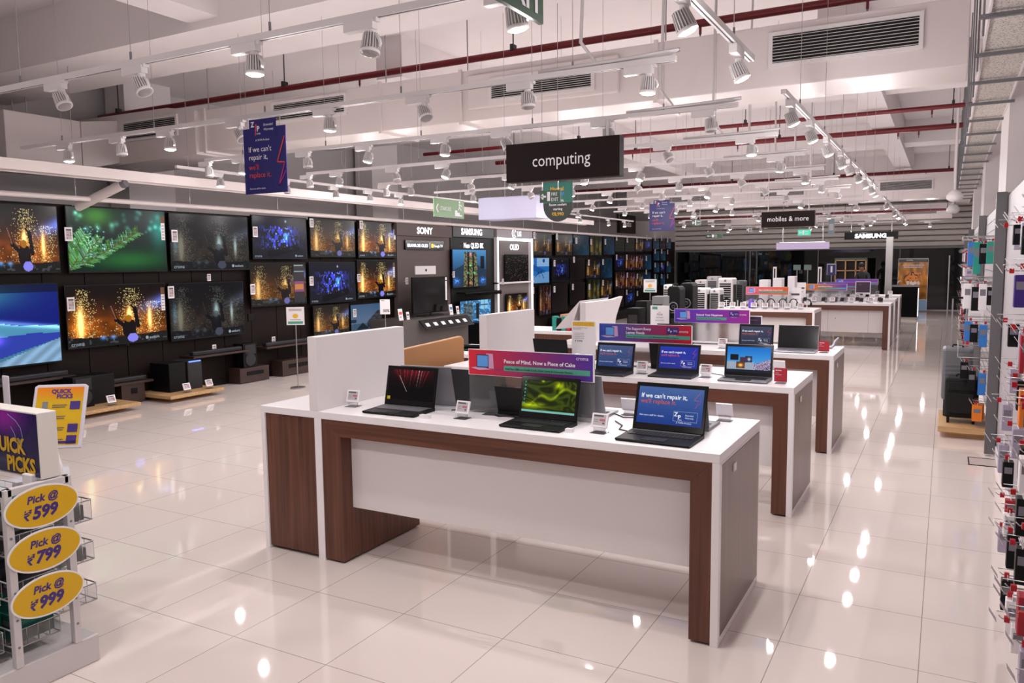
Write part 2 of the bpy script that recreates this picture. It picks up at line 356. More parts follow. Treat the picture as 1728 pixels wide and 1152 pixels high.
def desktop(u, v):
    a = (1-v)[..., None]*rgb('#0f6cc8')+v[..., None]*rgb('#68b8e8'); r = np.random.default_rng(2); n = r.random(u.shape)
    m = (v > .72-.62*np.clip(u-.55, 0, .4)) & (u > .5); a = np.where(m[..., None], np.where((n > .5)[..., None], rgb('#c8b8d8'), rgb('#3a2c50')), a)
    a = np.where(((v > .58) & (u <= .62))[..., None], rgb('#9aa6b8'), a)
    for x0, x1, y0, y1, c in ((.07, .26, .3, .53, '#101418'), (.42, .58, .36, .6, '#14203a'), (.22, .42, .58, .85, '#5a3a20'), (.3, .45, .4, .62, '#4a3040')): a = np.where(((u > x0) & (u < x1) & (v > y0) & (v < y1))[..., None], rgb(c), a)
    a += G(u, v, .51, .48, .04, .07)*rgb('#ffffff')*.7+G(u, v, .32, .72, .05, .06)*rgb('#e0a040'); a = np.where((v > .88)[..., None], rgb('#14202c'), a); return a
def tiger(u, v):
    n = smooth_noise(u, v, 9, 6); a = rgb('#b8781c')*(.55+.55*n)[..., None]+0*u[..., None]; a = np.where((v < .08)[..., None], rgb('#1c1c22'), a); v = v+.09
    e = ((u-.52)/.3)**2+((v-.58)/.17)**2; a = np.where((e < 1)[..., None], rgb('#c87a34'), a)
    st = (np.sin(abs(u-.52)*52-v*26+n*8) > .5) & (e < 1) & (e > .3); a = np.where(st[..., None], rgb('#1c1410'), a)
    for cu in (.31, .73): a = np.where((((u-cu)/.06)**2+((v-.445)/.03)**2 < 1)[..., None], rgb('#b87434'), a)
    for cu in (.43, .61): a = np.where((((u-cu)/.028)**2+((v-.56)/.012)**2 < 1)[..., None], rgb('#16100c'), a)
    a = np.where((((u-.52)/.12)**2+((v-.68)/.05)**2 < 1)[..., None], rgb('#dcd2c4'), a); a = np.where((((u-.52)/.04)**2+((v-.64)/.016)**2 < 1)[..., None], rgb('#8a4a40'), a)
    for cu in (.34, .7): a = np.where((((u-cu)/.05)**2+((v-.68)/.05)**2 < 1)[..., None], rgb('#c8c0b4'), a)
    a = np.where((v > .74)[..., None], a*.8, a); return a*1.25
def grad(c1, c2, vert=False):
    def f(u, v): t = (v if vert else u)[..., None]; return (1-t)*rgb(c1)+t*rgb(c2)
    return f
def quick(u, v): return rgb('#100c44')*(1+0*u[..., None])+G(u, v, .45, .1, .35, .3)*rgb('#a0206a')*.8
def zipprint(u, v): return rgb('#1d1a6a')*(1+0*u[..., None])
def magical(u, v):
    a = (1-v)[..., None]*rgb('#0f6e62')+v[..., None]*rgb('#1c2420'); a = np.where((v > .55)[..., None], rgb('#1d2823'), a); return a

# ------------------------------------------------------------------ camera and world
cam = bpy.data.cameras.new('camera'); co = bpy.data.objects.new('camera', cam); COL.objects.link(co)
cam.sensor_width = 36; cam.lens = FPX/1728*36; cam.clip_end = 200; cam.clip_start = .05
M = Matrix.Identity(4)
for k in range(3): M[k][0], M[k][1], M[k][2] = R_[k], U_[k], -F_[k]
M.translation = CO; co.matrix_world = M; SC.camera = co
w = bpy.data.worlds.new('world'); SC.world = w; w.use_nodes = True; w.node_tree.nodes['Background'].inputs[0].default_value = (.02, .022, .03, 1)
SC.view_settings.view_transform = 'Standard'; SC.view_settings.look = 'None'; SC.view_settings.gamma = 1; SC.view_settings.exposure = 0
SC.view_settings.use_curve_mapping = False
SC.cycles.use_denoising = True; SC.cycles.adaptive_threshold = .025; SC.cycles.max_bounces = 6; SC.cycles.diffuse_bounces = 4; SC.cycles.glossy_bounces = 4; SC.cycles.transmission_bounces = 6
SC.cycles.caustics_reflective = False; SC.cycles.caustics_refractive = False; SC.cycles.sample_clamp_indirect = 4; SC.cycles.transparent_max_bounces = 6

# ================================================================== THE SETTING
def floor_material():
    m = bpy.data.materials.new('polished_floor_tile'); m.use_nodes = True; nt = m.node_tree; b = nt.nodes['Principled BSDF']
    N = nt.nodes.new; Lk = nt.links.new
    geo = N('ShaderNodeNewGeometry'); sep = N('ShaderNodeSeparateXYZ'); Lk(geo.outputs['Position'], sep.inputs[0])
    def groove(out, off):
        a = N('ShaderNodeMath'); a.operation = 'ADD'; a.inputs[1].default_value = off; Lk(out, a.inputs[0])
        d = N('ShaderNodeMath'); d.operation = 'DIVIDE'; d.inputs[1].default_value = .6; Lk(a.outputs[0], d.inputs[0])
        f = N('ShaderNodeMath'); f.operation = 'FRACT'; Lk(d.outputs[0], f.inputs[0])
        s = N('ShaderNodeMath'); s.operation = 'SUBTRACT'; s.inputs[1].default_value = .5; Lk(f.outputs[0], s.inputs[0])
        ab = N('ShaderNodeMath'); ab.operation = 'ABSOLUTE'; Lk(s.outputs[0], ab.inputs[0])
        g = N('ShaderNodeMath'); g.operation = 'GREATER_THAN'; g.inputs[1].default_value = .4968; Lk(ab.outputs[0], g.inputs[0])
        fl = N('ShaderNodeMath'); fl.operation = 'FLOOR'; Lk(d.outputs[0], fl.inputs[0]); return g.outputs[0], fl.outputs[0]
    gx, fx = groove(sep.outputs['X'], 4.8408+60); gy, fy = groove(sep.outputs['Y'], -3.816+60)
    mx = N('ShaderNodeMath'); mx.operation = 'MAXIMUM'; Lk(gx, mx.inputs[0]); Lk(gy, mx.inputs[1])
    cb = N('ShaderNodeCombineXYZ'); Lk(fx, cb.inputs[0]); Lk(fy, cb.inputs[1])
    wn = N('ShaderNodeTexWhiteNoise'); Lk(cb.outputs[0], wn.inputs['Vector'])
    no = N('ShaderNodeTexNoise'); no.inputs['Scale'].default_value = 1.3; no.inputs['Detail'].default_value = 4; Lk(geo.outputs['Position'], no.inputs['Vector'])
    ad = N('ShaderNodeMath'); ad.operation = 'MULTIPLY_ADD'; ad.inputs[1].default_value = .35; Lk(wn.outputs['Value'], ad.inputs[0]); Lk(no.outputs['Fac'], ad.inputs[2])
    r = N('ShaderNodeValToRGB'); r.color_ramp.elements[0].position = .3; r.color_ramp.elements[1].position = 1.0
    r.color_ramp.elements[0].color = (*lin('#dccfc9'), 1); r.color_ramp.elements[1].color = (*lin('#e0d5cf'), 1); Lk(ad.outputs[0], r.inputs['Fac'])
    c = N('ShaderNodeMix'); c.data_type = 'RGBA'; Lk(mx.outputs[0], c.inputs['Factor']); Lk(r.outputs['Color'], c.inputs['A']); c.inputs['B'].default_value = (*lin('#94867e'), 1)
    Lk(c.outputs['Result'], b.inputs['Base Color']); b.inputs['Roughness'].default_value = .035; b.inputs['Specular IOR Level'].default_value = .75
    return m
FLM = floor_material()
def gmat():
    m = bpy.data.materials.new('shopfront_glass'); m.use_nodes = True; nt = m.node_tree; nt.nodes.remove(nt.nodes['Principled BSDF'])
    t = nt.nodes.new('ShaderNodeBsdfTransparent'); g = nt.nodes.new('ShaderNodeBsdfGlossy'); g.inputs['Roughness'].default_value = .02; f = nt.nodes.new('ShaderNodeFresnel')
    f.inputs['IOR'].default_value = 1.5; mx = nt.nodes.new('ShaderNodeMixShader'); t.inputs['Color'].default_value = (.9, .93, .93, 1)
    nt.links.new(f.outputs[0], mx.inputs[0]); nt.links.new(t.outputs[0], mx.inputs[1]); nt.links.new(g.outputs[0], mx.inputs[2])
    nt.links.new(mx.outputs[0], nt.nodes['Material Output'].inputs[0]); return m
GLASS = gmat()
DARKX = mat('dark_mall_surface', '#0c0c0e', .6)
XL, XR, YB, YF, ZC = -12.6, 1.3, -4.2, 32.0, 4.95
struct(MB().box(XL, XR+.2, YB, 44, -.1, 0, FLM).build('floor'))
struct(MB().box(XL, XR+.2, YB, YF+.3, ZC, ZC+.1, CEILM).build('ceiling'))
struct(MB().box(XL-.15, XL, YB, YF+.3, 0, ZC, GREYM).build('wall_left'))
struct(MB().box(XR, XR+.15, YB, YF+.3, 0, ZC, WHITE2).build('wall_right'))
struct(MB().box(XL, XR, YB-.15, YB, 0, ZC, WHITE2).build('wall_behind'))
struct(MB().box(XL, XR, YF+.35, YF+.5, 2.25, ZC+.1, GREYM).build('wall_far'))
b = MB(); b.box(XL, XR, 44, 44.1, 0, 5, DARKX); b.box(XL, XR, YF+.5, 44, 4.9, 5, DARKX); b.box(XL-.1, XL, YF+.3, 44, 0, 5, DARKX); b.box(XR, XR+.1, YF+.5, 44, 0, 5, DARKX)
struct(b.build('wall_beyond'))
struct(MB().box(XL, -9.86, 29.2, YF+.3, 0, 3.4, GREYM).build('wall_corner'))
# partition that carries the televisions (dark panels with joints)
b = MB(); y = 3.0
b.box(-10.1, -9.875, -2, 32, 0, 2.64, BLACK)
k = 0
while y < 31.9:
    b.box(-9.875, -9.85, y+.006, min(y+.55, 31.9), .1, 1.6, PANELD); b.box(-9.875, -9.85, y+.006, min(y+.55, 31.9), 1.606, 2.64, PANELD); y += .556
struct(b.build('wall_television_side'))
struct(MB().box(-9.85, -9.83, 2.5, 13, 0, .1, BLACK).build('baseboard_left'))
for n, (y0, y1) in enumerate(((10.72, 12.25), (17.0, 18.4), (23.6, 25.0))):
    struct(MB().box(.56, XR, y0, y1, 0, ZC, WHITE2).build('trim_%d' % (n+1)), 'white square column behind the accessory wall')
struct(MB().box(-12.5, -12.0, 8.6, 9.5, 0, ZC, WHITE2).build('trim_4')); struct(MB().box(-12.5, -12.0, 15, 16, 0, ZC, WHITE2).build('trim_5'))
# ceiling beams
for n, (x0, x1, y0, y1, z0) in enumerate(((XL, XR, 5.88, 7.05, 4.3), (XL, XR, 13.4, 14.2, 4.45), (XL, XR, 20.2, 21.0, 4.45), (XL, XR, 26.6, 27.4, 4.4), (XL, XR, -.8, 0, 4.3),
                                     (-7.07, -6.63, YB, 5.88, 4.38), (-1.35, -.95, 9.5, 26.6, 4.33), (-7.07, -6.63, 9.0, 26.6, 4.4))):
    struct(MB().box(x0, x1, y0, y1, z0, ZC, CEILM).build('trim_%d' % (n+6)), 'white painted ceiling beam')
# rolling shutter above the shop front
SHUT = mat('shutter_slat', '#d2ccc7', .5, .0); b = MB(); z = 2.28
while z < 4.9:
    prof = [(YF+.06, z), (YF-.02, z+.03), (YF-.05, z+.1), (YF-.02, z+.165), (YF+.06, z+.185)]; b.prism(prof+[(YF+.1, z+.185), (YF+.1, z)], -9.9, XR, SHUT, 'x'); z += .2
b.box(-9.9, XR, YF+.1, YF+.15, 2.26, 4.9, BLACK); b.box(-9.9, XR, YF-.06, YF+.12, 2.22, 2.28, MGREY)
tag(b.build('rolling_shutter'), 'grey ribbed rolling shutter above the dark glass shopfront', 'shutter')
b = MB()
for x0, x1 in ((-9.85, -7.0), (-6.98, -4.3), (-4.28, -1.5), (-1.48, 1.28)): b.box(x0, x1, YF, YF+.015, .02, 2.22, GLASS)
o = struct(b.build('window_1')); fr = MB()
for x in (-6.99, -4.29, -1.49): fr.box(x-.012, x+.012, YF-.012, YF+.03, 0, 2.22, MGREY)
fr.box(-9.85, 1.28, YF-.02, YF+.04, 0, .03, STEEL); fr.build('window_frame', o)
struct(MB().box(-1.47, -1.30, 24.0, 24.2, 0, 2.45, STEEL).build('trim_14'), 'slim grey steel post beside the tiger poster')

# ================================================================== CEILING SERVICES
def slat_grille(parent, x0, x1, z0, z1, y, n=9, dim=False):
    g = MB(); t = .035
    g.box(x0-t, x1+t, y-.03, y, z1, z1+t, WHITE2); g.box(x0-t, x1+t, y-.03, y, z0-t, z0, WHITE2); g.box(x0-t, x0, y-.03, y, z0, z1, WHITE2); g.box(x1, x1+t, y-.03, y, z0, z1, WHITE2)
    o = g.build('grille_frame', parent)
    s = MB().box(x0, x1, y-.006, y-.003, z0, z1, GRILLD)
    for i in range(n):
        z = z0+(z1-z0)*(i+.5)/n; s.hexa([(x0, y-.026, z-.007), (x1, y-.026, z-.007), (x0, y-.006, z+.001), (x1, y-.006, z+.001), (x0, y-.026, z-.003), (x1, y-.026, z-.003), (x0, y-.006, z+.005), (x1, y-.006, z+.005)], WHITE2)
    s.build('louvre', o)
def duct(name, label, x0, x1, y0, y1, z0, z1, flanges, grilles, extra=None, m=None):
    t = thing(name, label, 'air duct', (0, 0, 0)); b = MB().box(x0, x1, y0, y1, z0, z1, m or DUCTM)
    if extra: extra(b)
    b.build('duct_body', t, .01)
    for x in flanges:
        f = MB(); f.box(x-.02, x+.02, y0-.03, y1+.03, z0-.03, z0+.0, DUCTM); f.box(x-.02, x+.02, y0-.03, y0, z0, z1+.02, DUCTM); f.box(x-.02, x+.02, y1, y1+.03, z0, z1, DUCTM)
        f.build('flange', t); MB().cyl((x+.1, y0-.01, z1), (x+.1, y0-.01, ZC), .008, WIREM, 6).build('hanger_rod', t)
    for g in grilles: slat_grille(t, *g)
    if not flanges:
        for x in (x0+.4, x1-.4): MB().cyl((x, (y0+y1)/2, z1), (x, (y0+y1)/2, ZC), .01, WIREM, 6).build('hanger_rod', t)
    return t
def ex1(b):
    b.prism([(-12.4, 3.40), (-9.6, 3.46), (-9.6, 4.08), (-10.2, 4.18), (-12.4, 4.2)], 8.0, 8.9, DUCTM)
    b.prism([(7.4, 3.3), (8.0, 3.45), (8.0, 4.1), (7.4, 4.0)], -12.5, -11.35, DUCTM, 'x'); b.box(-4.95, -3.1, 7.98, 8.05, 3.62, 4.0, DUCTM)
duct('air_duct', 'large white rectangular air duct with black louvred grilles across the nearest ceiling bay', -11, .1, 8.05, 8.8, 3.5, 4.08, (-9.45, -6.27, -5.08, -2.7),
     [(-11.2, -10.0, 3.79, 4.03, 8.0), (-8.08, -6.84, 3.79, 4.0, 8.05), (-4.62, -3.39, 3.7, 3.9, 7.98), (-1.54, -.29, 3.715, 3.97, 8.05)], ex1)
duct('air_duct', 'short grey side duct running along the ceiling above the first televisions', -12.5, -11.35, 6.3, 7.39, 3.28, 4.0, (), [])
duct('air_duct', 'white air duct with pale grilles in the middle of the store ceiling', -9, .15, 24.0, 24.7, 3.45, 4.1, (-7, -4.2), [(-1.67, -.42, 3.7, 3.93, 24.0), (-4.85, -3.65, 3.7, 3.9, 24.0), (-7.6, -6.4, 3.66, 3.88, 24.0)])
duct('air_duct', 'farthest white air duct with a small grille close to the shutter', -7, .1, 29.5, 30.1, 3.15, 3.65, (), [(-1.35, -.35, 3.32, 3.48, 29.5), (-4.0, -3.0, 3.32, 3.48, 29.5)])
duct('air_duct', 'pale lavender hanging duct box beyond the green staircase sign', -7.26, -6.12, 12.0, 12.5, 2.6, 2.98, (), [], m=mat('lavender_panel', '#cbcce8', .4))
t = thing('trunking', 'white cable trunking running along the ceiling above the television wall', 'trunking', (0, 0, 0))
MB().box(-9.12, -8.86, 1.0, 21.0, 2.96, 3.02, DUCTM).box(-9.12, -9.1, 1, 21, 2.90, 2.96, DUCTM).box(-8.88, -8.86, 1, 21, 2.90, 2.96, DUCTM).build('channel', t)
for y in (3.2, 5.2, 7.2, 9.2, 11.2, 13.2, 15.2): MB().box(-9.1, -8.88, y, y+.5, 2.94, 2.95, MGREY).build('diffuser_slot', t)
t = thing('conduit', 'thin pale conduit pipe running level above the television wall', 'pipe', (0, 0, 0)); MB().cyl((-9.55, .5, 2.70), (-9.55, 28, 2.70), .032, DUCTM, 10).build('pipe', t)
for k in range(14): MB().cyl((-9.55, 1.0+k*1.7, 2.72), (-9.55, 1.0+k*1.7, 4.94), .004, WIREM, 5).build('hanger_wire', t)
tag(MB().cyl((-9.80, 6.25, 2.60), (-9.14, 6.45, 2.87), .06, DUCTM, 14).cyl((-9.14, 6.45, 2.87), (-9.08, 6.47, 2.89), .05, MGREY, 12).build('flexible_pipe'), 'thick slanted pale pipe joining the conduit to the ceiling trunking', 'pipe')
# red sprinkler pipes
def sprinkler(y, z, x0, x1, r, label, heads):
    t = thing('sprinkler_pipe', label, 'pipe', (0, 0, 0), 0, 'red sprinkler pipes'); MB().cyl((x0, y, z), (x1, y, z), r, RED, 14).build('pipe', t)
    for x in heads: MB().cyl((x, y, z-r*.6), (x, y, z-r-.07), .014, RED, 8).cyl((x, y, z-r-.07), (x, y, z-r-.12), .009, MGREY, 8).build('sprinkler_head', t)
    n = max(2, int((x1-x0)/2.4))
    for k in range(n):
        h = MB(); x = x0+.5+(x1-x0-.8)*k/(n-1); h.cyl((x, y, z+r), (x, y, ZC), .008, DGREY, 6); h.box(x-.02, x+.02, y-r-.006, y+r+.006, z+r*.4, z+r+.05, DGREY)
        h.build('pipe_hanger', t)
sprinkler(8.42, 4.31, -12.4, -.62, .042, 'nearest dark red sprinkler pipe, running above the big air duct', (-6.9, -2.35, -.75))
sprinkler(14.72, 4.27, -10.3, .3, .036, 'second dark red sprinkler pipe from the camera', (-5.6, -3.4, -.3))
sprinkler(16.9, 4.27, -9.7, .3, .05, 'third dark red sprinkler pipe, the thick one', (-6.2, -3.9, -.55, -.9))
sprinkler(25.2, 4.28, -13+.6, .26, .05, 'fourth dark red sprinkler pipe, in front of the middle duct', (-6, -3, -.6))
sprinkler(29.2, 3.42, -9.7, .26, .035, 'farthest red sprinkler pipe near the shutter', (-6, -3))
# cable tray along the right wall
TRAYM = bpy.data.materials.new('perforated_tray'); TRAYM.use_nodes = True; nt = TRAYM.node_tree; bb = nt.nodes['Principled BSDF']; bb.inputs['Roughness'].default_value = .6
vo = nt.nodes.new('ShaderNodeTexVoronoi'); vo.inputs['Scale'].default_value = 55; tc = nt.nodes.new('ShaderNodeTexCoord'); nt.links.new(tc.outputs['Object'], vo.inputs['Vector'])
rp = nt.nodes.new('ShaderNodeValToRGB'); rp.color_ramp.elements[0].color = (*lin('#8a8484'), 1); rp.color_ramp.elements[1].color = (*lin('#d6d0ca'), 1); rp.color_ramp.elements[0].position = .25; rp.color_ramp.elements[1].position = .45
nt.links.new(vo.outputs['Distance'], rp.inputs['Fac']); nt.links.new(rp.outputs['Color'], bb.inputs['Base Color'])
t = thing('cable_tray', 'perforated white cable tray hung along the right wall', 'cable tray', (0, 0, 0))
MB().box(.21, .55, 2, 30, 3.62, 3.64, TRAYM).box(.2, .215, 2, 30, 3.6, 3.7, WHITE2).box(.545, .56, 2, 30, 3.6, 3.7, WHITE2).build('tray', t)
for k in range(18): MB().box(.14, .60, 5.6+k*1.25, 5.64+k*1.25, 3.57, 3.6, MGREY).cyl((.17, 5.62+k*1.25, 3.45), (.17, 5.62+k*1.25, ZC-.02), .008, MGREY, 6).build('cross_bar', t)
for k, (y, l) in enumerate(((15.5, 'nearer'), (19.5, 'farther'))):
    t = thing('speaker_pole', '%s white pole with round speaker beside the cable tray' % l, 'ceiling speaker', (0, 0, 0))
    MB().cyl((.08, y, 2.98), (.08, y, ZC-.02), .02, WHITE2, 8).build('pole', t); MB().lathe([(.06, 0), (.12, .04), (.13, .1), (.09, .16), (.04, .2)], WHITE, 18, (.08, y, 2.8)).build('speaker_head', t)
# ================================================================== LIGHTING TRACKS
TZ = 3.0
def track(label, x0, x1, y0, y1, wires, cable=False):
    t = thing('lighting_track', label, 'lighting track', (0, 0, 0), 0, 'white lighting tracks'); h = .034
    if y0 == y1: MB().box(x0, x1, y0-.018, y0+.018, TZ, TZ+h, LAMPW).box(x0+.01, x1-.01, y0-.004, y0+.004, TZ-.001, TZ, DGREY).build('rail', t)
    else: MB().box(x0-.018, x0+.018, y0, y1, TZ, TZ+h, LAMPW).box(x0-.004, x0+.004, y0+.01, y1-.01, TZ-.001, TZ, DGREY).build('rail', t)
    for k in range(wires):
        b = MB(); f = (k+.5)/wires; x, y = x0+(x1-x0)*f, y0+(y1-y0)*f; b.cyl((x, y, TZ+h), (x, y, ZC), .0022, WIREM, 5); b.cyl((x, y, TZ+h), (x, y, TZ+h+.05), .007, MGREY, 6); b.build('hanging_wire', t)
    if cable: MB().tube([(x1-.9, y0, TZ+h+.012), (x1-.3, y0, TZ+h+.02), (x1+.02, y0, TZ+h+.03), (x1-.04, y0+.02, TZ+h+.02), (x1-.5, y0+.03, TZ+.04), (x1-.62, y0+.03, TZ+.2), (x1-.66, y0+.2, TZ+1.0), (x1-.66, y0+.3, ZC)], .012, LAMPW, 6).build('power_cable', t)
    return t
ROWS = [3.08, 4.62, 6.2, 7.8, 9.4, 11.0, 12.55, 14.15, 16.15, 17.55, 20.6, 22.7, 25.6, 27.8]
XLEFT = [-7.0, -8.05, -7.3, -7.3, -7.4, -7.5, -7.5, -7.3, -7.3, -6.9, -6.9, -6.8, -6.8, -6.8]
for k, y in enumerate(ROWS): track('%s cross track of spotlights counted from the camera' % ORD[k], XLEFT[k], -1.43, y, y, 5, 2 <= k <= 7 or k == 1)
track('cross track behind the camera position', -8, -1.43, 1.5, 1.5, 4); track('rearmost cross track behind the camera position', -8, -1.43, -.8, -.8, 4)  # unseen tracks added to carry the extra lamps behind the camera
track('long track of spotlights running away along the right aisle', -1.05, -1.05, 5.9, 14.4, 6)
track('nearest track of spotlights pointing away above the first table end', -1.05, -1.05, 2.2, 4.86, 3)
track('far continuation of the right aisle track', -1.1, -1.1, 16.5, 27, 5)
track('track running away beside the television wall', -8.05, -8.05, 6.4, 22, 7)

def make_spot(lit):
    r = thing('track_spotlight', '', 'spotlight', (0, 0, 0), 0)
    MB().box(-.15, .03, -.022, .022, -.05, 0, LAMPW).box(-.03, .05, -.018, .018, -.018, .0, LAMPW).cyl((0, 0, -.05), (0, 0, -.075), .022, LAMPW, 12).build('adapter', r, .003)
    a = MB().tube([(0, 0, -.07), (.03, 0, -.078), (.052, 0, -.1), (.057, 0, -.12), (.050, 0, -.135)], .009, LAMPW, 8).build('arm', r)
    h = MB(); prof = [(.022, .05), (.033, .046), (.037, .02), (.040, -.01), (.0425, -.028)]; h.lathe(prof, mat('lamp_core_grey', '#8f8b8b', .5), 20); h.lathe([(.043, -.028), (.0475, -.034), (.0475, -.047), (.042, -.047), (.040, -.044)], LAMPW, 24)
    for k in range(20):
        q = 2*PI*k/20; c, s = math.cos(q), math.sin(q); h.hexa([(c*.030-s*.002, s*.030+c*.002, .052), (c*.040-s*.002, s*.040+c*.002, .048), (c*.030+s*.002, s*.030-c*.002, .052), (c*.040+s*.002, s*.040-c*.002, .048),
            (c*.038-s*.002, s*.038+c*.002, -.03), (c*.048-s*.002, s*.048+c*.002, -.03), (c*.038+s*.002, s*.038-c*.002, -.03), (c*.048+s*.002, s*.048-c*.002, -.03)], LAMPW)
    ho = h.build('lamp_head', r, loc=(0, 0, -.118))
    l = MB().lathe([(.0405, -.041), (.0405, -.047), (.032, -.054), (.015, -.057)], LENS if lit else LENS_OFF, 20).build('lens', ho)
    return r
SPOT_L, SPOT_D = make_spot(True), make_spot(False); used = {}
FILL = bpy.data.lights.new('added_ceiling_fill', 'POINT'); FILL.energy = 9.0; FILL.color = (1, .948, .95); FILL.shadow_soft_size = .05; NSP = [0]  # fill lights added under some lit heads to brighten the ceiling
SPD = bpy.data.lights.new('spot_beam', 'SPOT'); SPD.energy = 25; SPD.spot_size = math.radians(125); SPD.spot_blend = .7; SPD.color = (1, .948, .95); SPD.shadow_soft_size = .04
def spot(x, y, lit, rz=0, tilt=0, tdir=0, label='', group='track spotlights', light=True):
    src = SPOT_L if lit else SPOT_D
    o = src if lit not in used else copy_tree(src); used[lit] = 1
    o.location = (x, y, TZ); o.rotation_euler = (0, 0, rz); o['label'] = label; o['group'] = group
    head = [c for c in o.children if c.name.startswith('lamp_head')][0]
    head.rotation_euler = (tilt*math.cos(tdir), tilt*math.sin(tdir), 0)
    if lit and light:
        l = bpy.data.objects.new('spot_beam', SPD); COL.objects.link(l); l.parent = head; l.location = (0, 0, -.06); NSP[0] += 1
        if NSP[0] % 3 == 1 and not 7.4 < y < 9.3: l = bpy.data.objects.new('added_ceiling_fill', FILL); COL.objects.link(l); l.parent = head; l.location = (0, 0, -.11)
# lamps by row: (x, lit)
XS = [-1.65, -2.47, -3.35, -4.1, -5.0, -5.82, -6.75, -7.3]
PAT = {0: 'LDDLDD..', 1: [(-1.6, 1), (-2.41, 0), (-3.22, 0), (-4.08, 1), (-5.02, 0), (-5.87, 1), (-6.52, 0), (-7.3, 1)]}
rows = {0: [(-1.66, 1), (-2.45, 0), (-3.22, 1), (-4.13, 0), (-4.9, 0), (-5.8, 0)], 1: PAT[1],
        2: [(-1.64, 0), (-2.49, 1), (-3.45, 0), (-4.1, 1), (-5.0, 1), (-5.79, 0), (-6.72, 1), (-7.25, 0)],
        3: [(-1.67, 1), (-2.49, 0), (-3.35, 1), (-4.1, 0), (-5.15, 1), (-5.87, 0), (-6.76, 1), (-7.26, 0)],
        4: [(-1.69, 1), (-2.5, 0), (-3.35, 1), (-4.1, 1), (-5.15, 1), (-5.8, 0), (-6.82, 1), (-7.26, 0)],
        5: [(-1.66, 1), (-2.48, 0), (-3.35, 1), (-3.95, 0), (-5.0, 1), (-5.7, 0), (-6.75, 1)],
        6: [(-1.66, 1), (-2.47, 0), (-3.35, 1), (-4.1, 0), (-5.0, 1), (-5.8, 0), (-6.8, 1), (-7.27, 1)],
        7: [(-1.62, 0), (-2.44, 0), (-3.35, 1), (-4.1, 1), (-5.0, 1), (-6.0, 1)],
        8: [(-2.5, 1), (-4.14, 1), (-4.97, 1), (-6.1, 1), (-7.2, 1)], 9: [(-1.65, 1), (-4.15, 1), (-5.0, 1), (-6.0, 1)],
        10: [(-2.54, 1), (-4.2, 1), (-5.8, 1), (-6.8, 1)], 11: [(-1.68, 1), (-2.47, 1), (-5.9, 1), (-6.75, 1)], 12: [(-2.0, 1), (-3.5, 1), (-5.0, 0), (-6.1, 1)], 13: [(-2.4, 1), (-4.0, 1), (-5.6, 1), (-6.7, 1)]}
for k, L in rows.items():
    for j, (x, lit) in enumerate(sorted(L, reverse=True)):
        if lit: tl, td = random.choice((0, .1, .25, .35)), random.choice((1.3, 1.9, 2.4, .6))
        else: tl, td = random.choice((.1, .5, .65)), random.choice((4.4, 4.7, 5.2))
        if k == 0 and x < -3.5: tl, td = .5, -1.45
        if k == 0 and x > -2: tl, td = .2, -.6
        if k == 0 and abs(x+3.22) < .1: tl = .03
        if k == 0 and abs(x+2.45) < .1: tl, td = .2, 3.3
        spot(x, ROWS[k], bool(lit), 0, tl, td, '%s white ribbed spotlight, %s from the right on the %s cross track' % ('lit' if lit else 'unlit', ORD[j], ORD[k]), 'spotlights on the cross tracks')
for j, (x, y) in enumerate([(x, 1.5) for x in (-1.6, -3.2, -4.8, -6.5)]+[(x, -.8) for x in (-2.4, -5, -7)]):
    spot(x, y, True, 0, .1, 1, 'unseen lit white spotlight added on a track behind the camera', 'unseen added spotlights behind the camera')  # unseen lamps, added for their light on the room
for j, (y, lit) in enumerate([(3.5, 1), (4.55, 1), (6.25, 1), (7.22, 1), (8.25, 1), (9.4, 1), (10.2, 0), (11.25, 1), (12.2, 1), (13.3, 1), (13.95, 1), (17.5, 1), (20.3, 1), (21.5, 1), (22.1, 1), (25, 1), (26, 1)]):
    spot(-1.05 if y < 15 else -1.1, y, bool(lit), PI/2, .42, 3.6, '%s white spotlight, %s from the camera on the right aisle track' % ('lit' if lit else 'unlit', ORD[j]), 'spotlights on the right aisle track', light=(j % 2 == 0 or j < 4))
for j, (y, lit) in enumerate([(7.05, 1), (8.2, 0), (9.2, 1), (10.0, 1), (10.8, 1), (13.75, 1), (18.2, 1), (20.1, 1), (21.3, 1)]):
    spot(-8.05, y, bool(lit), PI/2, .08, 2, '%s white spotlight, %s from the camera on the track beside the television wall' % ('lit' if lit else 'unlit', ORD[j]), 'spotlights beside the television wall')
spot(-.5, 28, True, 0, 0, 0, 'lone lit spotlight in front of the shutter, far right', 'spotlights on the cross tracks')
tag(MB().box(-.8, -.2, 27.98, 28.02, TZ, TZ+.034, LAMPW).cyl((-.5, 28, TZ), (-.5, 28, ZC), .004, WIREM, 5).build('lighting_track'), 'short lone track piece in front of the shutter, far right', 'lighting track', 'white lighting tracks')

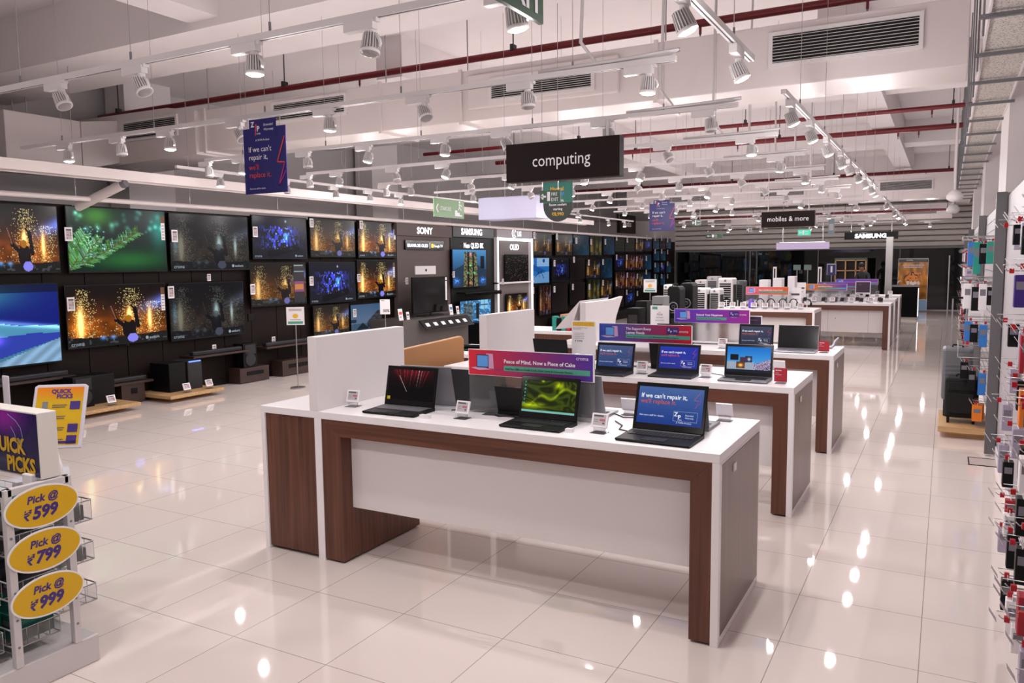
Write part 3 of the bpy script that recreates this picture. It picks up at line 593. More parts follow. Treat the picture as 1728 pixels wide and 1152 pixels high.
# ================================================================== DISPLAY TABLES
TH = .942
def table(x0, y0, L, label, side=True, name='display_table', doors=False, D=.9):
    t = thing(name, label, 'display table', (x0, y0, 0), 0, 'white and walnut display tables')
    MB().box(0, L, 0, D, TH-.045, TH, WHITE).build('tabletop', t, .003)
    zt = TH-.045; a = .51 if side else .037
    if side:
        MB().box(0, .033, 0, D, 0, zt, WHITE).build('end_board', t, .002); MB().box(.455, .51, 0, D, 0, zt, WHITE).build('divider_board', t, .002)
        MB().box(.033, .455, .012, D-.01, .02, zt, WOODV).build('side_cabinet', t)
    else: MB().box(0, .037, 0, D, 0, zt, WHITE).build('end_board', t, .002)
    lw = .15
    MB().prism([(a, .012), (a+lw, .012), (a+lw, zt-.1), (a, zt)], .0+.004, .80, WOODV).build('leg', t, .002)
    MB().prism([(L-.037, .012), (L-.037, zt), (L-.037-.105, zt-.1), (L-.037-.105, .012)], .004, .80, WOODV).build('leg', t, .002)
    MB().prism([(a, zt), (a+lw, zt-.1), (L-.142, zt-.1), (L-.037, zt)], .004, .12, WOODH).build('apron', t, .002)
    MB().box(L-.037, L, 0, D, 0, zt, WHITE).box(L, L+.003, .0, .03, 0, zt, WHITE).build('end_board', t, .002)
    e = MB().box(L, L+.003, .03, D-.03, .045, TH-.06, WOODE).build('end_panel', t)
    if side: MB().box(L+.003, L+.008, .25, .30, .80, .84, WHITE).build('socket_plate', t)
    p = MB().box(a+lw, L-.142, .10, .118, .335, zt-.1, WHITE2)
    if doors:
        n = 3
        for k in range(1, n+1):
            x = a+lw+(L-.142-a-lw)*k/(n+.35); p.box(x-.002, x+.002, .099, .1, .335, zt-.1, MGREY)
    po = p.build('front_panel', t)
    if doors: MB().cyl((L-1.05, .1, .62), (L-1.05, .094, .62), .009, DGREY, 10).build('lock', po)
    return t
table(-3.843, 3.604, 2.956, 'nearest white and walnut display table, three laptops along its front edge')
table(-3.862, 5.756, 2.956, 'second display table from the camera, with the blue and red laptop banner')
table(-3.849, 7.868, 2.956, 'third display table from the camera, with the purple laptop banner')
table(-3.79, 14.95, 1.75, 'short display table in front of the white coolers, headphones on top', side=False)
table(-3.9, 17.6, 2.95, 'wide display table with white cabinet doors, beyond the headphone table', side=False, doors=True)
table(-3.92, 19.5, 2.95, 'display table just behind the one with cabinet doors', side=False, doors=True)
table(-3.92, 21.5, 2.95, 'farthest display table in the row, nearest the black counter', side=False, doors=True)
for x0, x1, y0, lab in ((-3.421, -3.35, 3.604, 'white upright divider board standing on the nearest table'), (-3.49, -3.415, 5.756, 'white upright divider board standing on the second table'), (-3.50, -3.43, 7.90, 'white divider board with slanted wings standing on the third table')):
    b = MB().box(x0, x1, y0, y0+.89, TH, 1.4, WHITE2); o = b.build('divider_board', None, .003); tag(o, lab, 'divider', 'white divider boards')
    if 'wings' in lab:
        MB().prism([(-3.53, 1.39), (-3.50, 1.42), (-3.60, 1.12), (-3.80, 1.10)], 7.90, 8.74, WHITE2).build('slanted_wing', o)
        MB().prism([(8.79, 1.4), (8.72, 1.2), (8.79, 1.0), (8.9, 1.2), (9.1, 1.42)], -3.50, -3.46, WHITE2, 'x').build('corner_wing', o)
t = thing('counter_back', 'tan wooden back board standing behind the divider on the nearest table', 'wooden board', (0, 0, 0))
P0, P1 = at(676, 584, 2, 1.15), at(783, 567, 2, 1.15)
MB().prism([(P0.y, .03), (P1.y, .03), (P1.y, 1.12), (P1.y-.04, 1.155), (P0.y+.45, 1.135), (P0.y, 1.12)], P1.x-.05, P1.x, TANB, 'x').build('board', t, .008)
MB().box(P1.x-.5, P1.x-.05, P0.y, P1.y, 0, .03, MGREY).build('base_plate', t)
t = thing('side_counter', 'low white counter top with a closed laptop, behind the tan board', 'counter', (-4.75, 6.75, 0))
MB().box(0, .62, 0, .9, .88, .92, WHITE).build('counter_top', t, .003); MB().box(.03, .6, .03, .87, 0, .88, WOODV).build('counter_body', t)

# ------------------------------------------------------------------ laptops
def laptop(label, x, y, rz=0, W=.36, D=.25, H=.235, shell=BLACK, deck=DGREY, pic=None, strength=1, lean=16, text=None, keys=KEYM, group='open laptops on the display tables', bezel=.018, chin=.03, z=TH, w2=None):
    t = thing('laptop', label, 'laptop', (x, y, z), rz, group)
    MB().prism([(-D/2, .008), (-D/2+.012, .0), (D/2-.004, .0), (D/2, .006), (D/2, .02), (-D/2+.004, .015)], -W/2, W/2, shell, 'x').build('base', t, .002)
    k = MB()
    for r in range(5):
        for c in range(15):
            kx = -W/2+.022+(W-.044)*c/15; ky = D/2-.045-r*.0185; k.box(kx, kx+(W-.044)/15-.003, ky-.0155, ky, .0165, .0205, keys)
    ko = k.build('keyboard', t)
    MB().box(-W*.16, W*.16, -D/2+.015, -D/2+.085, .0165, .0178, MGREY if shell is SILVER else mat('touchpad_black', '#17171a', .45)).build('touchpad', t)
    MB().box(-W/2+.012, W/2-.012, D/2-.036, D/2-.022, .018, .0215, deck).build('hinge_bar', t)
    lm = MB().box(-W/2, W/2, 0, .007, 0, H, shell); lo = lm.build('lid', t, .002, loc=(0, D/2-.012, .02)); lo.rotation_euler = (-math.radians(lean), 0, 0)
    MB().box(-W/2+.004, W/2-.004, -.0012, 0, .004, H-.004, BLACKG if shell is not DGREY else BLACK).build('bezel', lo)
    sw, sh, sz = W-2*bezel, H-bezel-chin-.004, chin
    if pic: show(pic, lo, -sw/2, sz, sw, sh, -.0018)
    else: MB().rect(-sw/2, sw/2, sz, sz+sh, -.0018, mat('dark_screen', '#101216', .12)).build('screen', lo)
    if text:
        b = MB(); text(b, sw, sh, sz); b.build('screen_lettering', lo)
    return t
def bolt(b, x, z, h, m1, m2, m3, y, w=.0):
    w = w or h*.03; P = [(x+.36*h, z+h), (x+.0*h, z+.52*h), (x+.30*h, z+.50*h), (x+.08*h, z)]; Q = [(x+.08*h, z), (x+.42*h, z+.42*h), (x+.40*h, z+.62*h)]
    b.line(P[:2], w, y, m1).line(P[1:3], w, y, m2).line(P[2:], w, y, m3).line(Q, w*.8, y, m3)
def zip_text(W=None):
    def f(b, sw, sh, sz):
        y = -.0026; L = -sw/2; s = sh/.2
        b.text("If we can't repair it,", L+.04*sw, sz+.70*sh, .030*s*sw/.324*1.02, y, TXE, bold=.02); b.text("we'll replace it.", L+.04*sw, sz+.55*sh, .030*s*sw/.324*1.02, y, TXO, bold=.015)
        b.text('Ask store staff for details.', L+.04*sw, sz+.20*sh, .0135*s, y, TXE); b.text('Z', L+.58*sw, sz+.25*sh, .03*s, y, TXE, bold=.03); b.text('P', L+.64*sw, sz+.18*sh, .03*s, y, TXE, bold=.03); b.text('CARE', L+.64*sw, sz+.14*sh, .009*s, y, TXE)
        b.text('Extended', L+.75*sw, sz+.27*sh, .0115*s, y, TXE); b.text('Warranty', L+.75*sw, sz+.20*sh, .0115*s, y, TXE); b.text('A TATA Product', L+.62*sw, sz+.06*sh, .012*s, y, TXE)
        b.line([(L+.57*sw, sz+.12*sh), (L+.57*sw, sz+.38*sh), (L+.93*sw, sz+.38*sh), (L+.93*sw, sz+.12*sh), (L+.57*sw, sz+.12*sh)], .0006*s, y, TXE)
        bolt(b, L+.86*sw, sz+.48*sh, .44*sh, TXO, TXO, TXP, y, .0022*s)
    return f
P_red = picture('dark_red_streaks', redstrings, 120, 76, strength=.9, rough=.12); P_green = picture('green_swirl', greenswirl, 140, 80, strength=.95, rough=.12)
P_zip1 = picture('pale_blue_slide', zipblue('#4a66a0', '#1c3a86'), 8, 12, strength=.95, rough=.12); P_zip2 = picture('slate_blue_slide', zipblue('#4a5c88', '#26407c'), 8, 12, strength=.8)
P_zip3 = picture('deep_blue_slide', zipblue('#1430a8', '#0c2088'), 8, 12, strength=.95); P_zip4 = picture('dim_slate_slide', zipblue('#474c64', '#242c4a'), 8, 12, strength=.8); P_desk = picture('desktop_view', desktop, 110, 70, strength=1.0)
laptop('black gaming laptop with dark red streaked screen on the nearest table', -2.885, 3.80, .03, .372, .24, .245, BLACK, MGREY, P_red, lean=13, keys=KEYL, chin=.035)
laptop('black laptop with green swirl wallpaper, middle of the nearest table', -1.935, 3.80, -.02, .37, .23, .24, BLACK, DGREY, P_green, lean=13, chin=.035)
laptop('black gaming laptop with repair message screen, right end of the nearest table', -1.235, 3.775, -.03, .385, .25, .25, BLACK, MGREY, P_zip1, lean=17, chin=.035, text=zip_text())
laptop('grey laptop with slate blue repair message screen, left on the second table', -2.34, 5.86, -.03, .33, .22, .225, DGREY, DGREY, P_zip2, lean=13, text=zip_text())
laptop('laptop with bright deep blue repair message screen on the second table', -1.84, 5.95, 0, .345, .23, .225, DGREY, DGREY, P_zip3, lean=15, text=zip_text())
laptop('silver laptop showing a bright blue sky desktop, right on the second table', -1.29, 5.95, 0, .36, .22, .245, MGREY, DGREY, P_desk, lean=9)
laptop('grey laptop with dim repair message screen on the third table', -1.66, 8.02, 0, .34, .22, .235, DGREY, DGREY, P_zip4, lean=10, text=zip_text())
laptop('silver laptop with a switched-off black screen on the third table', -1.265, 8.07, 0, .385, .24, .235, SILVER, DGREY, None, lean=12, keys=KEYL)
# rear rows, facing the other way
laptop('silver laptop seen from behind, beyond the dark red screen laptop', -2.86, 4.22, PI+.1, .36, .24, .25, SILVER, DGREY, P_zip3, lean=18)
laptop('dark laptop seen from behind through the clear banner stand', -2.47, 4.20, PI+.06, .37, .24, .24, DGREY, DGREY, P_zip3, lean=14)
laptop('smaller black laptop seen from behind, left of the green screen laptop', -2.15, 4.09, PI-.05, .30, .20, .16, BLACK, DGREY, None, lean=14)
laptop('tall silver laptop seen from behind, right of the green screen laptop', -1.86, 4.25, PI+.05, .36, .24, .25, SILVER, DGREY, P_zip3, lean=18)
laptop('grey laptop seen from behind, beyond the right end repair message laptop', -1.24, 4.18, PI, .36, .24, .245, MGREY, DGREY, P_zip3, lean=18)
laptop('black laptop seen from behind, left part of the second table', -3.02, 6.33, PI, .33, .23, .22, BLACK, DGREY, None, lean=16)
laptop('black laptop seen from behind on the second table, beneath the blue banner', -1.98, 6.42, PI, .33, .23, .21, BLACK, DGREY, None, lean=16)
laptop('black laptop seen from behind, left on the third table', -2.55, 8.35, PI, .33, .23, .22, BLACK, DGREY, None, lean=16)
t = thing('laptop', 'closed black laptop with a green edge on the low white counter', 'laptop', (-4.38, 7.12, .92), .1, 'closed laptops')
MB().box(-.18, .18, -.12, .12, 0, .022, BLACK).box(-.18, .18, -.121, -.12, .014, .017, TEAL).build('base', t, .003); lo = MB().box(-.18, .18, -.24, 0, 0, .01, DGREY).build('lid', t, .002, loc=(0, .12, .022)); lo.rotation_euler = (-.16, 0, 0)
tag(MB().box(-3.72, -3.5, 4.02, 4.2, TH, TH+.018, DGREY).build('laptop', None, .003), 'thin closed dark laptop left of the divider on the nearest table', 'laptop', 'closed laptops')

# ------------------------------------------------------------------ price tags on acrylic stands
def price_tag(label, x, y, z=TH, rz=0, s=1.0, back=False, group='small electronic price tags', plain=False):
    t = thing('price_tag', label, 'price tag', (x, y, z), rz, group)
    f = MB().box(-.046*s, .046*s, -.006, .006, 0, .076*s, WHITE).build('tag_frame', t, .002 if s > .9 and not plain else 0, loc=(0, 0, .028*s)); f.rotation_euler = (-.32, 0, 0)
    b = MB().rect(-.036*s, .036*s, .012*s, .068*s, -.0066, EINK).rect(-.034*s, .022*s, .057*s, .066*s, -.007, EDARK).rect(.0*s, .032*s, .034*s, .046*s, -.007, EPINK).rect(.018*s, .030*s, .020*s, .028*s, -.007, EDARK).rect(-.032*s, -.006*s, .040*s, .042*s, -.007, EDARK).rect(-.032*s, -.006*s, .030*s, .032*s, -.007, EDARK)
    b.build('tag_screen', f)
    MB().box(-.04*s, .04*s, -.03*s, .04*s, 0, .003, ACRYL).box(-.035*s, .035*s, .004*s, .007*s, .003, .035*s, ACRYL).build('acrylic_stand', t)
    return t
for x, y, rz, lab in ((-3.27, 3.83, .1, 'price tag left of the dark red screen laptop'), (-2.43, 3.80, -.05, 'price tag between the dark red and green screen laptops'), (-1.57, 3.79, -.05, 'price tag between the green screen and repair message laptops'),
                      (-2.11, 5.98, -.05, 'price tag between the two left laptops on the second table'), (-1.60, 6.0, -.05, 'price tag left of the blue sky laptop'), (-1.99, 8.1, -.05, 'price tag left of the dim screen laptop on the third table'), (-1.54, 8.12, 0, 'price tag left of the switched-off laptop on the third table')):
    price_tag('white electronic '+lab, x, y, rz=rz)
for x, y, lab in ((-1.06, 4.4, 'alone near the right end of the nearest table'), (-1.60, 4.33, 'left of the right end repair message laptop'), (-2.04, 6.5, 'left of the deep blue screen laptop'), (-1.49, 6.5, 'left of the blue sky laptop'), (-1.14, 6.5, 'right rear corner of the second table'), (-1.8, 8.6, 'rear edge of the third table')):
    price_tag('white price tag seen from behind, '+lab, x, y, rz=PI)
# power cables
for j, (pts, lab) in enumerate((([(-1.60, 4.1), (-1.52, 4.0), (-1.50, 3.9), (-1.43, 3.87)], 'thin black cable leading to the right end repair message laptop'), ([(-2.12, 3.92), (-2.2, 3.98), (-2.26, 3.93), (-2.30, 3.96)], 'short black cable behind the green screen laptop'),
        ([(-2.6, 4.2), (-2.5, 4.12), (-2.52, 4.05), (-2.62, 3.98)], 'black cable behind the dark red screen laptop'), ([(-1.75, 4.35), (-1.66, 4.28), (-1.6, 4.22), (-1.45, 4.25)], 'black cable lying between the two rear grey laptops'), ([(-1.72, 6.3), (-1.6, 6.2), (-1.5, 6.14), (-1.48, 6.06)], 'thin black cable behind the blue sky laptop'))):
    b = MB().tube([(x, y, TH+.005) for x, y in pts], .0035, BLACK, 6); tag(b.build('cable'), lab, 'cable', 'black charging cables')
tag(MB().box(-2.665, -2.60, 3.705, 3.735, TH, TH+.02, WHITE).build('security_clip'), 'small white security clip at the dark red laptop corner', 'clip', 'white security clips'); tag(MB().box(-1.735, -1.695, 3.72, 3.75, TH, TH+.02, WHITE).build('security_clip'), 'small white security clip at the green laptop corner', 'clip', 'white security clips')

# ------------------------------------------------------------------ banners on clear stands
def banner(label, x0, y, w, z0, h, c1, c2, lines, sub, zt=TH, zip_=False, croma=True, wt=.0):
    t = thing('tabletop_banner', label, 'banner', (x0, y, zt), 0, 'long printed banners on the tables'); z0 -= zt
    MB().box(0, w, .0, .006, z0, z0+h, WHITE).build('board', t)
    show(picture('banner_'+c1+c2, grad(c1, c2), 40, 4, screen=False, rough=.3), t, .004, z0+.003, w-.012, h-.006, -.001, 'print')
    b = MB(); y_ = -.002
    b.poly([(.016, z0+h*.28), (.075, z0+h*.20), (.155, z0+h*.24), (.09, z0+h*.34)], y_, mat('print_lilac', '#c9a8cf', .4)); b.rect(.06, .142, z0+h*.30, z0+h*.80, y_-.0005, mat('print_dark', '#231f3a', .4)); b.rect(.064, .138, z0+h*.34, z0+h*.77, y_-.001, mat('print_sky', '#5a9be0', .4)); b.poly([(.142, z0+h*.28), (.178, z0+h*.28), (.172, z0+h*.85), (.125, z0+h*.85), (.125, z0+h*.81), (.142, z0+h*.80)], y_, mat('print_pink', '#c79ac0', .4))
    b.poly([(.172, z0+h*.28), (.235, z0+h*.25), (.19, z0+h*.22)], y_, mat('print_plum', '#6a3a78', .4)); b.build('printed_laptop', t)
    b = MB(); n = len(lines); fs = h*(.2 if n == 1 else .19)
    for k, s in enumerate(lines): b.text(s, w*.30, z0+h*(.52 if n == 1 else .68-.22*k), fs, y_, WLET, bold=.02)
    if croma: b.text('croma', w-.11+(.0 if not zip_ else 0), z0+h*(.78 if not zip_ else .6), h*.19, y_, WLET)
    if zip_: b.rect(w*.735, w*.86, z0+h*.5, z0+h*.88, y_, PURP); b.text('Z', w*.75, z0+h*.68, h*.16, y_-.001, WLET, bold=.03).text('P', w*.775, z0+h*.58, h*.16, y_-.001, WLET, bold=.03).text('Extended', w*.805, z0+h*.7, h*.06, y_-.001, WLET).text('Warranty', w*.805, z0+h*.63, h*.06, y_-.001, WLET).text('A TATA Product', w*.755, z0+h*.42, h*.06, y_, WLET)
    b.build('lettering', t)
    sw = w*.67 if n == 1 and not wt else (wt or w*.68)
    MB().rect(w*.30, w*.30+sw, z0+h*.22, z0+h*.42, y_, MINT).build('green_strip', t); MB().text(sub, w*.31, z0+h*.27, min(h*.115, (sw-.02)/(len(sub)*.53)), y_-.001, mat('print_darkgreen', '#123a3a', .4), bold=.02).build('small_lettering', t)
    MB().box(.0, w, .008, .011, .004, z0+h, ACRYL).box(.12, w-.12, -.05, .03, 0, .004, ACRYL).build('acrylic_stand', t)
    return t
banner('red to purple banner reading Peace of Mind on the nearest table', -2.505, 4.0, .82, 1.172, .155, '#d82838', '#4a2a92', ['Peace of Mind, Now a Piece of Cake'], 'Avail Easy EMIs on Credit Cards, Debit Cards & Consumer Finance')
banner('blue to red banner reading The Support Every Laptop Needs', -2.651, 6.4, .83, 1.152, .155, '#2c4cb0', '#c4152c', ['The Support Every', 'Laptop Needs'], 'Choose ZipCare Setup for Annual Maintenance & Software Support', zip_=True)
banner('purple banner reading Extend Your Happiness on the third table', -2.622, 8.5, .82, 1.168, .15, '#5a35b8', '#94248c', ['Extend Your Happiness'], 'Get up to 3 Years Extended Warranty', zip_=True, wt=.33)
banner('pink to orange banner on the headphone table', -3.371, 15.5, .79, 1.19, .15, '#d86080', '#c85a28', ['Take a Call Mid-After Drops & Spills'], 'Extended warranty cover', croma=False)
banner('orange to purple banner on the table with cabinet doors', -2.64, 18.0, .82, 1.19, .14, '#e88818', '#5a2fa8', ['Switch Mode to Genuine'], 'Get genuine offers', croma=False)
banner('blue to purple banner on the second farthest table', -2.67, 20.0, .92, 1.155, .16, '#4a3ab0', '#8a2a8a', [' '], ' ', croma=False)
banner('purple banner on the farthest table', -2.5, 22.0, 1.0, 1.2, .14, '#5a3ab8', '#7a2a9a', [' '], ' ', croma=False)

# upright cards
def card(label, x0, x1, z0, z1, y, base, fn, col=WHITE, name='sign_card', group=None, cat='sign'):
    t = thing(name, label, cat, (x0, y, base), 0, group); MB().box(0, x1-x0, 0, .005, z0-base, z1-base, col).build('card', t)
    if z0-base > .02 or True: MB().box(.02, x1-x0-.02, .006, .009, .0, z1-base-.02, ACRYL).box(.01, x1-x0-.01, -.03, .05, 0, .004, ACRYL).build('acrylic_stand', t)
    b = MB(); fn(b, x1-x0, z1-z0, z0-base); b.build('print', t); return t
def f_last(b, w, h, z):
    b.rect(.01, w-.01, z+h*.86, z+h*.97, -.001, YELP); b.text('LAST ONE', w*.5, z+h*.885, .036, -.002, YELL, 'CENTER', .01)
    for k, s in enumerate(('Get 1 month free repair', 'Standard with')): b.text(s, .012, z+h*(.80-.035*k), .014, -.001, EDARK)
    for k in range(4): b.text('• extended for laptop', .014, z+h*(.66-.045*k), .012, -.001, EDARK)
    b.text('₹ 72990', .03, z+h*.44, .022, -.001, EDARK, bold=.02); b.rect(.01, w-.01, z, z+h*.12, -.001, mat('card_cyan', '#a6cdd2', .5))
card('white price card with yellow LAST ONE header on the second table', -2.868, -2.643, 1.0, 1.33, 6.3, TH, f_last)
def f_500(b, w, h, z):
    b.rect(.02, .08, z+h*.82, z+h*.95, -.001, MINT)
    for k, (s, q) in enumerate((('GET', .014), ('₹500', .032), ('INSTANT', .02), ('DISCOUNT', .02))): b.text(s, w/2, z+h*(.66-.13*k), q, -.001, EDARK, 'CENTER')
card('white card offering 500 instant discount on the third table', -2.83, -2.62, 1.13, 1.36, 8.3, TH, f_500)
def f_dark(b, w, h, z):
    b.rect(.01, w-.01, z+.01, z+h-.01, -.001, mat('card_indigo', '#2c2440', .4)); b.text('Introducing laptop', w/2, z+h*.8, .02, -.002, EPINK, 'CENTER'); b.poly([(w*.35, z+h*.34), (w*.6, z+h*.28), (w*.66, z+h*.36), (w*.42, z+h*.42)], -.002, WLET); b.poly([(w*.42, z+h*.42), (w*.66, z+h*.36), (w*.7, z+h*.5), (w*.48, z+h*.54)], -.002, ORLET)
card('dark indigo card with a drawn laptop, behind the switched-off laptop', -1.94, -1.70, 1.0, 1.25, 8.62, TH, f_dark)
def f_red(b, w, h, z):
    b.rect(0, w, z, z+h, -.001, REDC); b.text('McAfee', w*.1, z+h*.78, h*.14, -.002, WLET, bold=.03); b.text('Total', w*.1, z+h*.6, h*.1, -.002, WLET); b.text('Protection', w*.1, z+h*.48, h*.1, -.002, WLET)
card('small red security software card right of the blue sky laptop', -1.075, -.985, .955, 1.055, 5.93, TH, f_red, REDC, group='small red cards')
card('small red security software card right of the switched-off laptop', -1.06, -.96, .955, 1.055, 8.1, TH, f_red, REDC, group='small red cards')
t = thing('metal_hinge_display', 'bent silver device stand at the right end of the third table', 'device stand', (-.99, 8.5, TH)); MB().tube([(0, -.05, .01), (.02, 0, .03), (.03, .02, .07), (.06, .06, .1)], .014, SILVER, 10).box(-.12, .0, -.05, .06, 0, .012, MGREY).build('stand_body', t)

# ================================================================== TELEVISION WALL
PC = {'concert': picture('concert_bright', concert(''), 150, 86), 'dim': picture('concert_dim', concert('dim', 2), 150, 86), 'haze': picture('concert_haze', concert('haze', 3), 110, 62), 'yellow': picture('concert_yellow', concert('yellow', 4), 60, 34, strength=.7),
      'red': picture('concert_red', concert('red', 5), 60, 34, strength=.7), 'city': picture('blue_city', city(1.0), 120, 68), 'pine': picture('pine_branch', pine, 190, 108), 'dune': picture('blue_dunes', dune, 100, 70), 'sea': picture('grey_seaside', seaside, 80, 46),
      'tower': picture('castle_game', tower, 90, 90), 'room': picture('blue_room_game', interior, 70, 50), 'stars': picture('dark_sparkle', starry, 70, 70), 'frozen': picture('blue_sports', frozen, 60, 46),
      'blue': picture('blue_haze', bluefade, 20, 12, strength=.7), 'olive': picture('olive_stripes', olive, 6, 40, strength=.5), 'brown': picture('dark_brown', darkbrown, 8, 6, strength=.7), 'teal': picture('dark_teal', tealdark, 16, 12, strength=.8)}
SCRAT = mat('screen_lettering_light', '#101010', .4, emit=.55, ecol='#b8cbd8')
def wall_label(label, X, y, z, s=1.0, group='tall price labels on the television wall', parts=True):
    t = thing('price_label', label, 'price label', (X, y, z), PI/2, group)
    w, h = .085*s, .15*s
    f = MB().box(-w/2, w/2, 0, .012, -h/2, h/2, WHITE).build('label_frame', t)
    b = MB().rect(-w*.36, w*.36, -h*.38, h*.38, -.001, EINK).rect(-w*.34, w*.34, h*.26, h*.37, -.002, EDARK).rect(-w*.3, w*.05, -h*.10, -h*.02, -.002, EPINK).rect(w*.18, w*.3, -h*.12, -h*.02, -.002, EDARK).rect(w*.18, w*.3, h*.05, h*.13, -.002, EDARK).rect(-w*.3, -w*.18, -h*.33, -h*.25, -.002, EDARK)
    b.build('label_screen', f)
    if parts: MB().cyl((0, .012, 0), (0, .06, 0), .004, WHITE, 6).build('label_arm', t)
    return t
def tv(label, tl, br, pic, logo=True, X=-9.75, rest='', spec=0, bez=.012, group='televisions on the left wall'):
    p, q = at(*tl, 0, X), at(*br, 0, X); W, H = q.y-p.y, p.z-q.z
    t = thing('television', label, 'television', (X, p.y, q.z), PI/2, group)
    MB().box(0, W, 0, .035, 0, H, BLACK).box(W*.2, W*.8, .035, .085, H*.2, H*.8, BLACK).build('cabinet', t)
    show(PC[pic], t, bez, bez+.008, W-2*bez, H-2*bez-.008, -.001)
    if logo:
        b = MB(); b.text('croma', .03*W, H*.045, H*.085, -.003, SCRAT); b.text('sunburn', W*.80, H*.06, H*.06, -.003, SCRAT, bold=.02); b.poly([(W*.775+math.cos(k*PI/6)*H*.028, H*.08+math.sin(k*PI/6)*H*.028) for k in range(12)], -.003, SCRAT); b.build('screen_lettering', t)
    if spec:
        b = MB().rect(W-.075, W-.015, H*.52, H*.80, -.002, WHITE).rect(W-.075, W-.015, H*.80, H*.92, -.002, mat('spec_brown', '#6a4a24', .5)); 
        for k in range(5): b.rect(W-.065, W-.025, H*(.55+.05*k), H*(.562+.05*k), -.003, MGREY)
        b.build('spec_sticker', t)
    return t, W, H
def lab(px, py, label, s=1.0, X=-9.70):
    p = at(px, py, 0, X); wall_label(label, X, p.y, p.z, s)
tv('television cut by the left picture edge, upper row, golden stage fire', (-62, 338), (103, 460), 'concert', False)
tv('television showing a green pine branch, upper row', (109, 346), (283, 458), 'pine', False, spec=1)
tv('dim television right of the pine branch one, upper row', (284, 358), (421, 455), 'dim')
tv('television with blue stage lights, fourth in the upper row', (424, 362), (519, 437), 'city')
tv('hazy concert television, fifth in the upper row', (522, 366), (600, 434), 'haze', False)
tv('concert television at the right end of the upper row, beside the taupe bay', (603, 371), (669, 435), 'concert', spec=1)
tv('large television showing blue dunes, lower row at the left picture edge', (-95, 482), (106, 610), 'dune', False)
tv('bright golden concert television with a performer, lower row below the pine branch', (108, 482), (283, 573), 'concert', spec=1)
tv('dim television, third in the lower row', (284, 478), (414, 563), 'dim')
tv('concert television with a side menu, fourth in the lower row', (421, 443), (518, 512), 'haze', False)
tv('television with deep blue stage lights, fifth in the middle row', (521, 442), (601, 508), 'city')
tv('small concert television, last in the middle row', (602, 438), (668, 500), 'concert', spec=1)
tv('concert television in the bottom row, partly behind the divider board', (528, 516), (590, 562), 'haze', False)
tv('television showing a grey seaside cliff, bottom row', (591, 514), (646, 560), 'sea', False)
for px, py, l, s in ((116, 395, 'left edge of the pine branch television', 1.15), (295, 398, 'left edge of the dim upper television', 1.15), (431, 391, 'left edge of the blue stage lights television', 1.1), (526, 376, 'top corner of the hazy fifth television', 1.0), (610, 379, 'top corner of the upper row end television', 1.0),
                     (120, 513, 'left edge of the bright golden concert television', 1.15), (289, 493, 'left edge of the dim lower television', 1.15), (427, 488, 'left edge of the side menu television', 1.1), (526, 474, 'left edge of the deep blue television', 1.05), (606, 469, 'left edge of the small concert television', 1.0), (599, 528, 'on the grey seaside television', 1.0), (353, 468, 'under the dim upper television', .7)):
    lab(px, py, 'white price label at the '+l if not l.startswith(('on', 'under')) else 'white price label '+l, s)
p = at(497, 470, 0, -9.72); t = thing('menu_strip', 'dark side menu board on the fourth lower television', 'sign', (-9.745, 0, 0), PI/2)
q0, q1 = at(495, 446, 0, -9.74), at(515, 509, 0, -9.74); t.location = (-9.743, q0.y, q1.z)
b = MB().rect(0, q1.y-q0.y, 0, q0.z-q1.z, 0, mat('menu_navy', '#10131c', .4)).rect(.01, q1.y-q0.y-.01, .18, .36, -.001, mat('menu_violet', '#101010', .4, emit=.6, ecol='#a04a8a')).rect(.02, q1.y-q0.y-.03, .22, .31, -.002, mat('menu_amber', '#101010', .4, emit=.7, ecol='#e08a3a')).rect(.01, q1.y-q0.y-.01, .52, .535, -.001, SCRAT).rect(.01, q1.y-q0.y-.03, .62, .64, -.001, SCRAT); b.build('menu_print', t)
# --- branded bays
def bay_sign(parent, y0, y1, z0, z1, X, m, name='header_box', depth=.18): return MB().box(X-depth, X, y0, y1, z0, z1, m).build(name, parent, .004)
t = thing('display_bay', 'taupe display bay under the SONY header', 'display bay', (0, 0, 0), 0, 'brand display bays on the left wall')
MB().box(-9.85, -9.75, 12.92, 14.85, 0, 2.42, TAUPE).build('back_panel', t); bay_sign(t, 12.84, 14.86, 2.42, 2.67, -9.68, TAUPE); 
t2 = MB(); t2.T = Matrix.Translation((-9.675, 0, 0)) @ Matrix.Rotation(PI/2, 4, 'Z'); t2.text('SONY', 13.52, 2.475, .19, 0, LOGO, bold=.025, sx=1.1); t2.build('lit_lettering', t)
b = MB().box(-9.75, -9.70, 13.15, 14.55, 2.14, 2.33, BLACKG); bo = b.build('lit_strip_sign', t); t2 = MB(); t2.T = Matrix.Translation((-9.695, 0, 0)) @ Matrix.Rotation(PI/2, 4, 'Z'); t2.text('BRAVIA XR OLED', 13.2, 2.195, .095, 0, LOGO, bold=.01).rect(14.00, 14.01, 2.17, 2.30, 0, LOGO).rect(14.06, 14.14, 2.19, 2.27, 0, mat('logo_amber', '#ffb030', .4, emit=2, ecol='#ffb030')).text('Google TV', 14.16, 2.2, .075, 0, LOGO); t2.build('lit_lettering', bo)
MB().box(-9.75, -9.72, 13.5, 14.25, 1.62, 1.80, WHITE).cyl((-9.72, 13.88, 1.71), (-9.717, 13.88, 1.71), .03, BLACK, 12).build('wall_bracket', t, .004)
t = thing('television', 'switched-off black television standing on the low grey console', 'television', (-9.25, at(697, 520, 0, -9.25).y, .78), PI/2, 'televisions on the left wall')
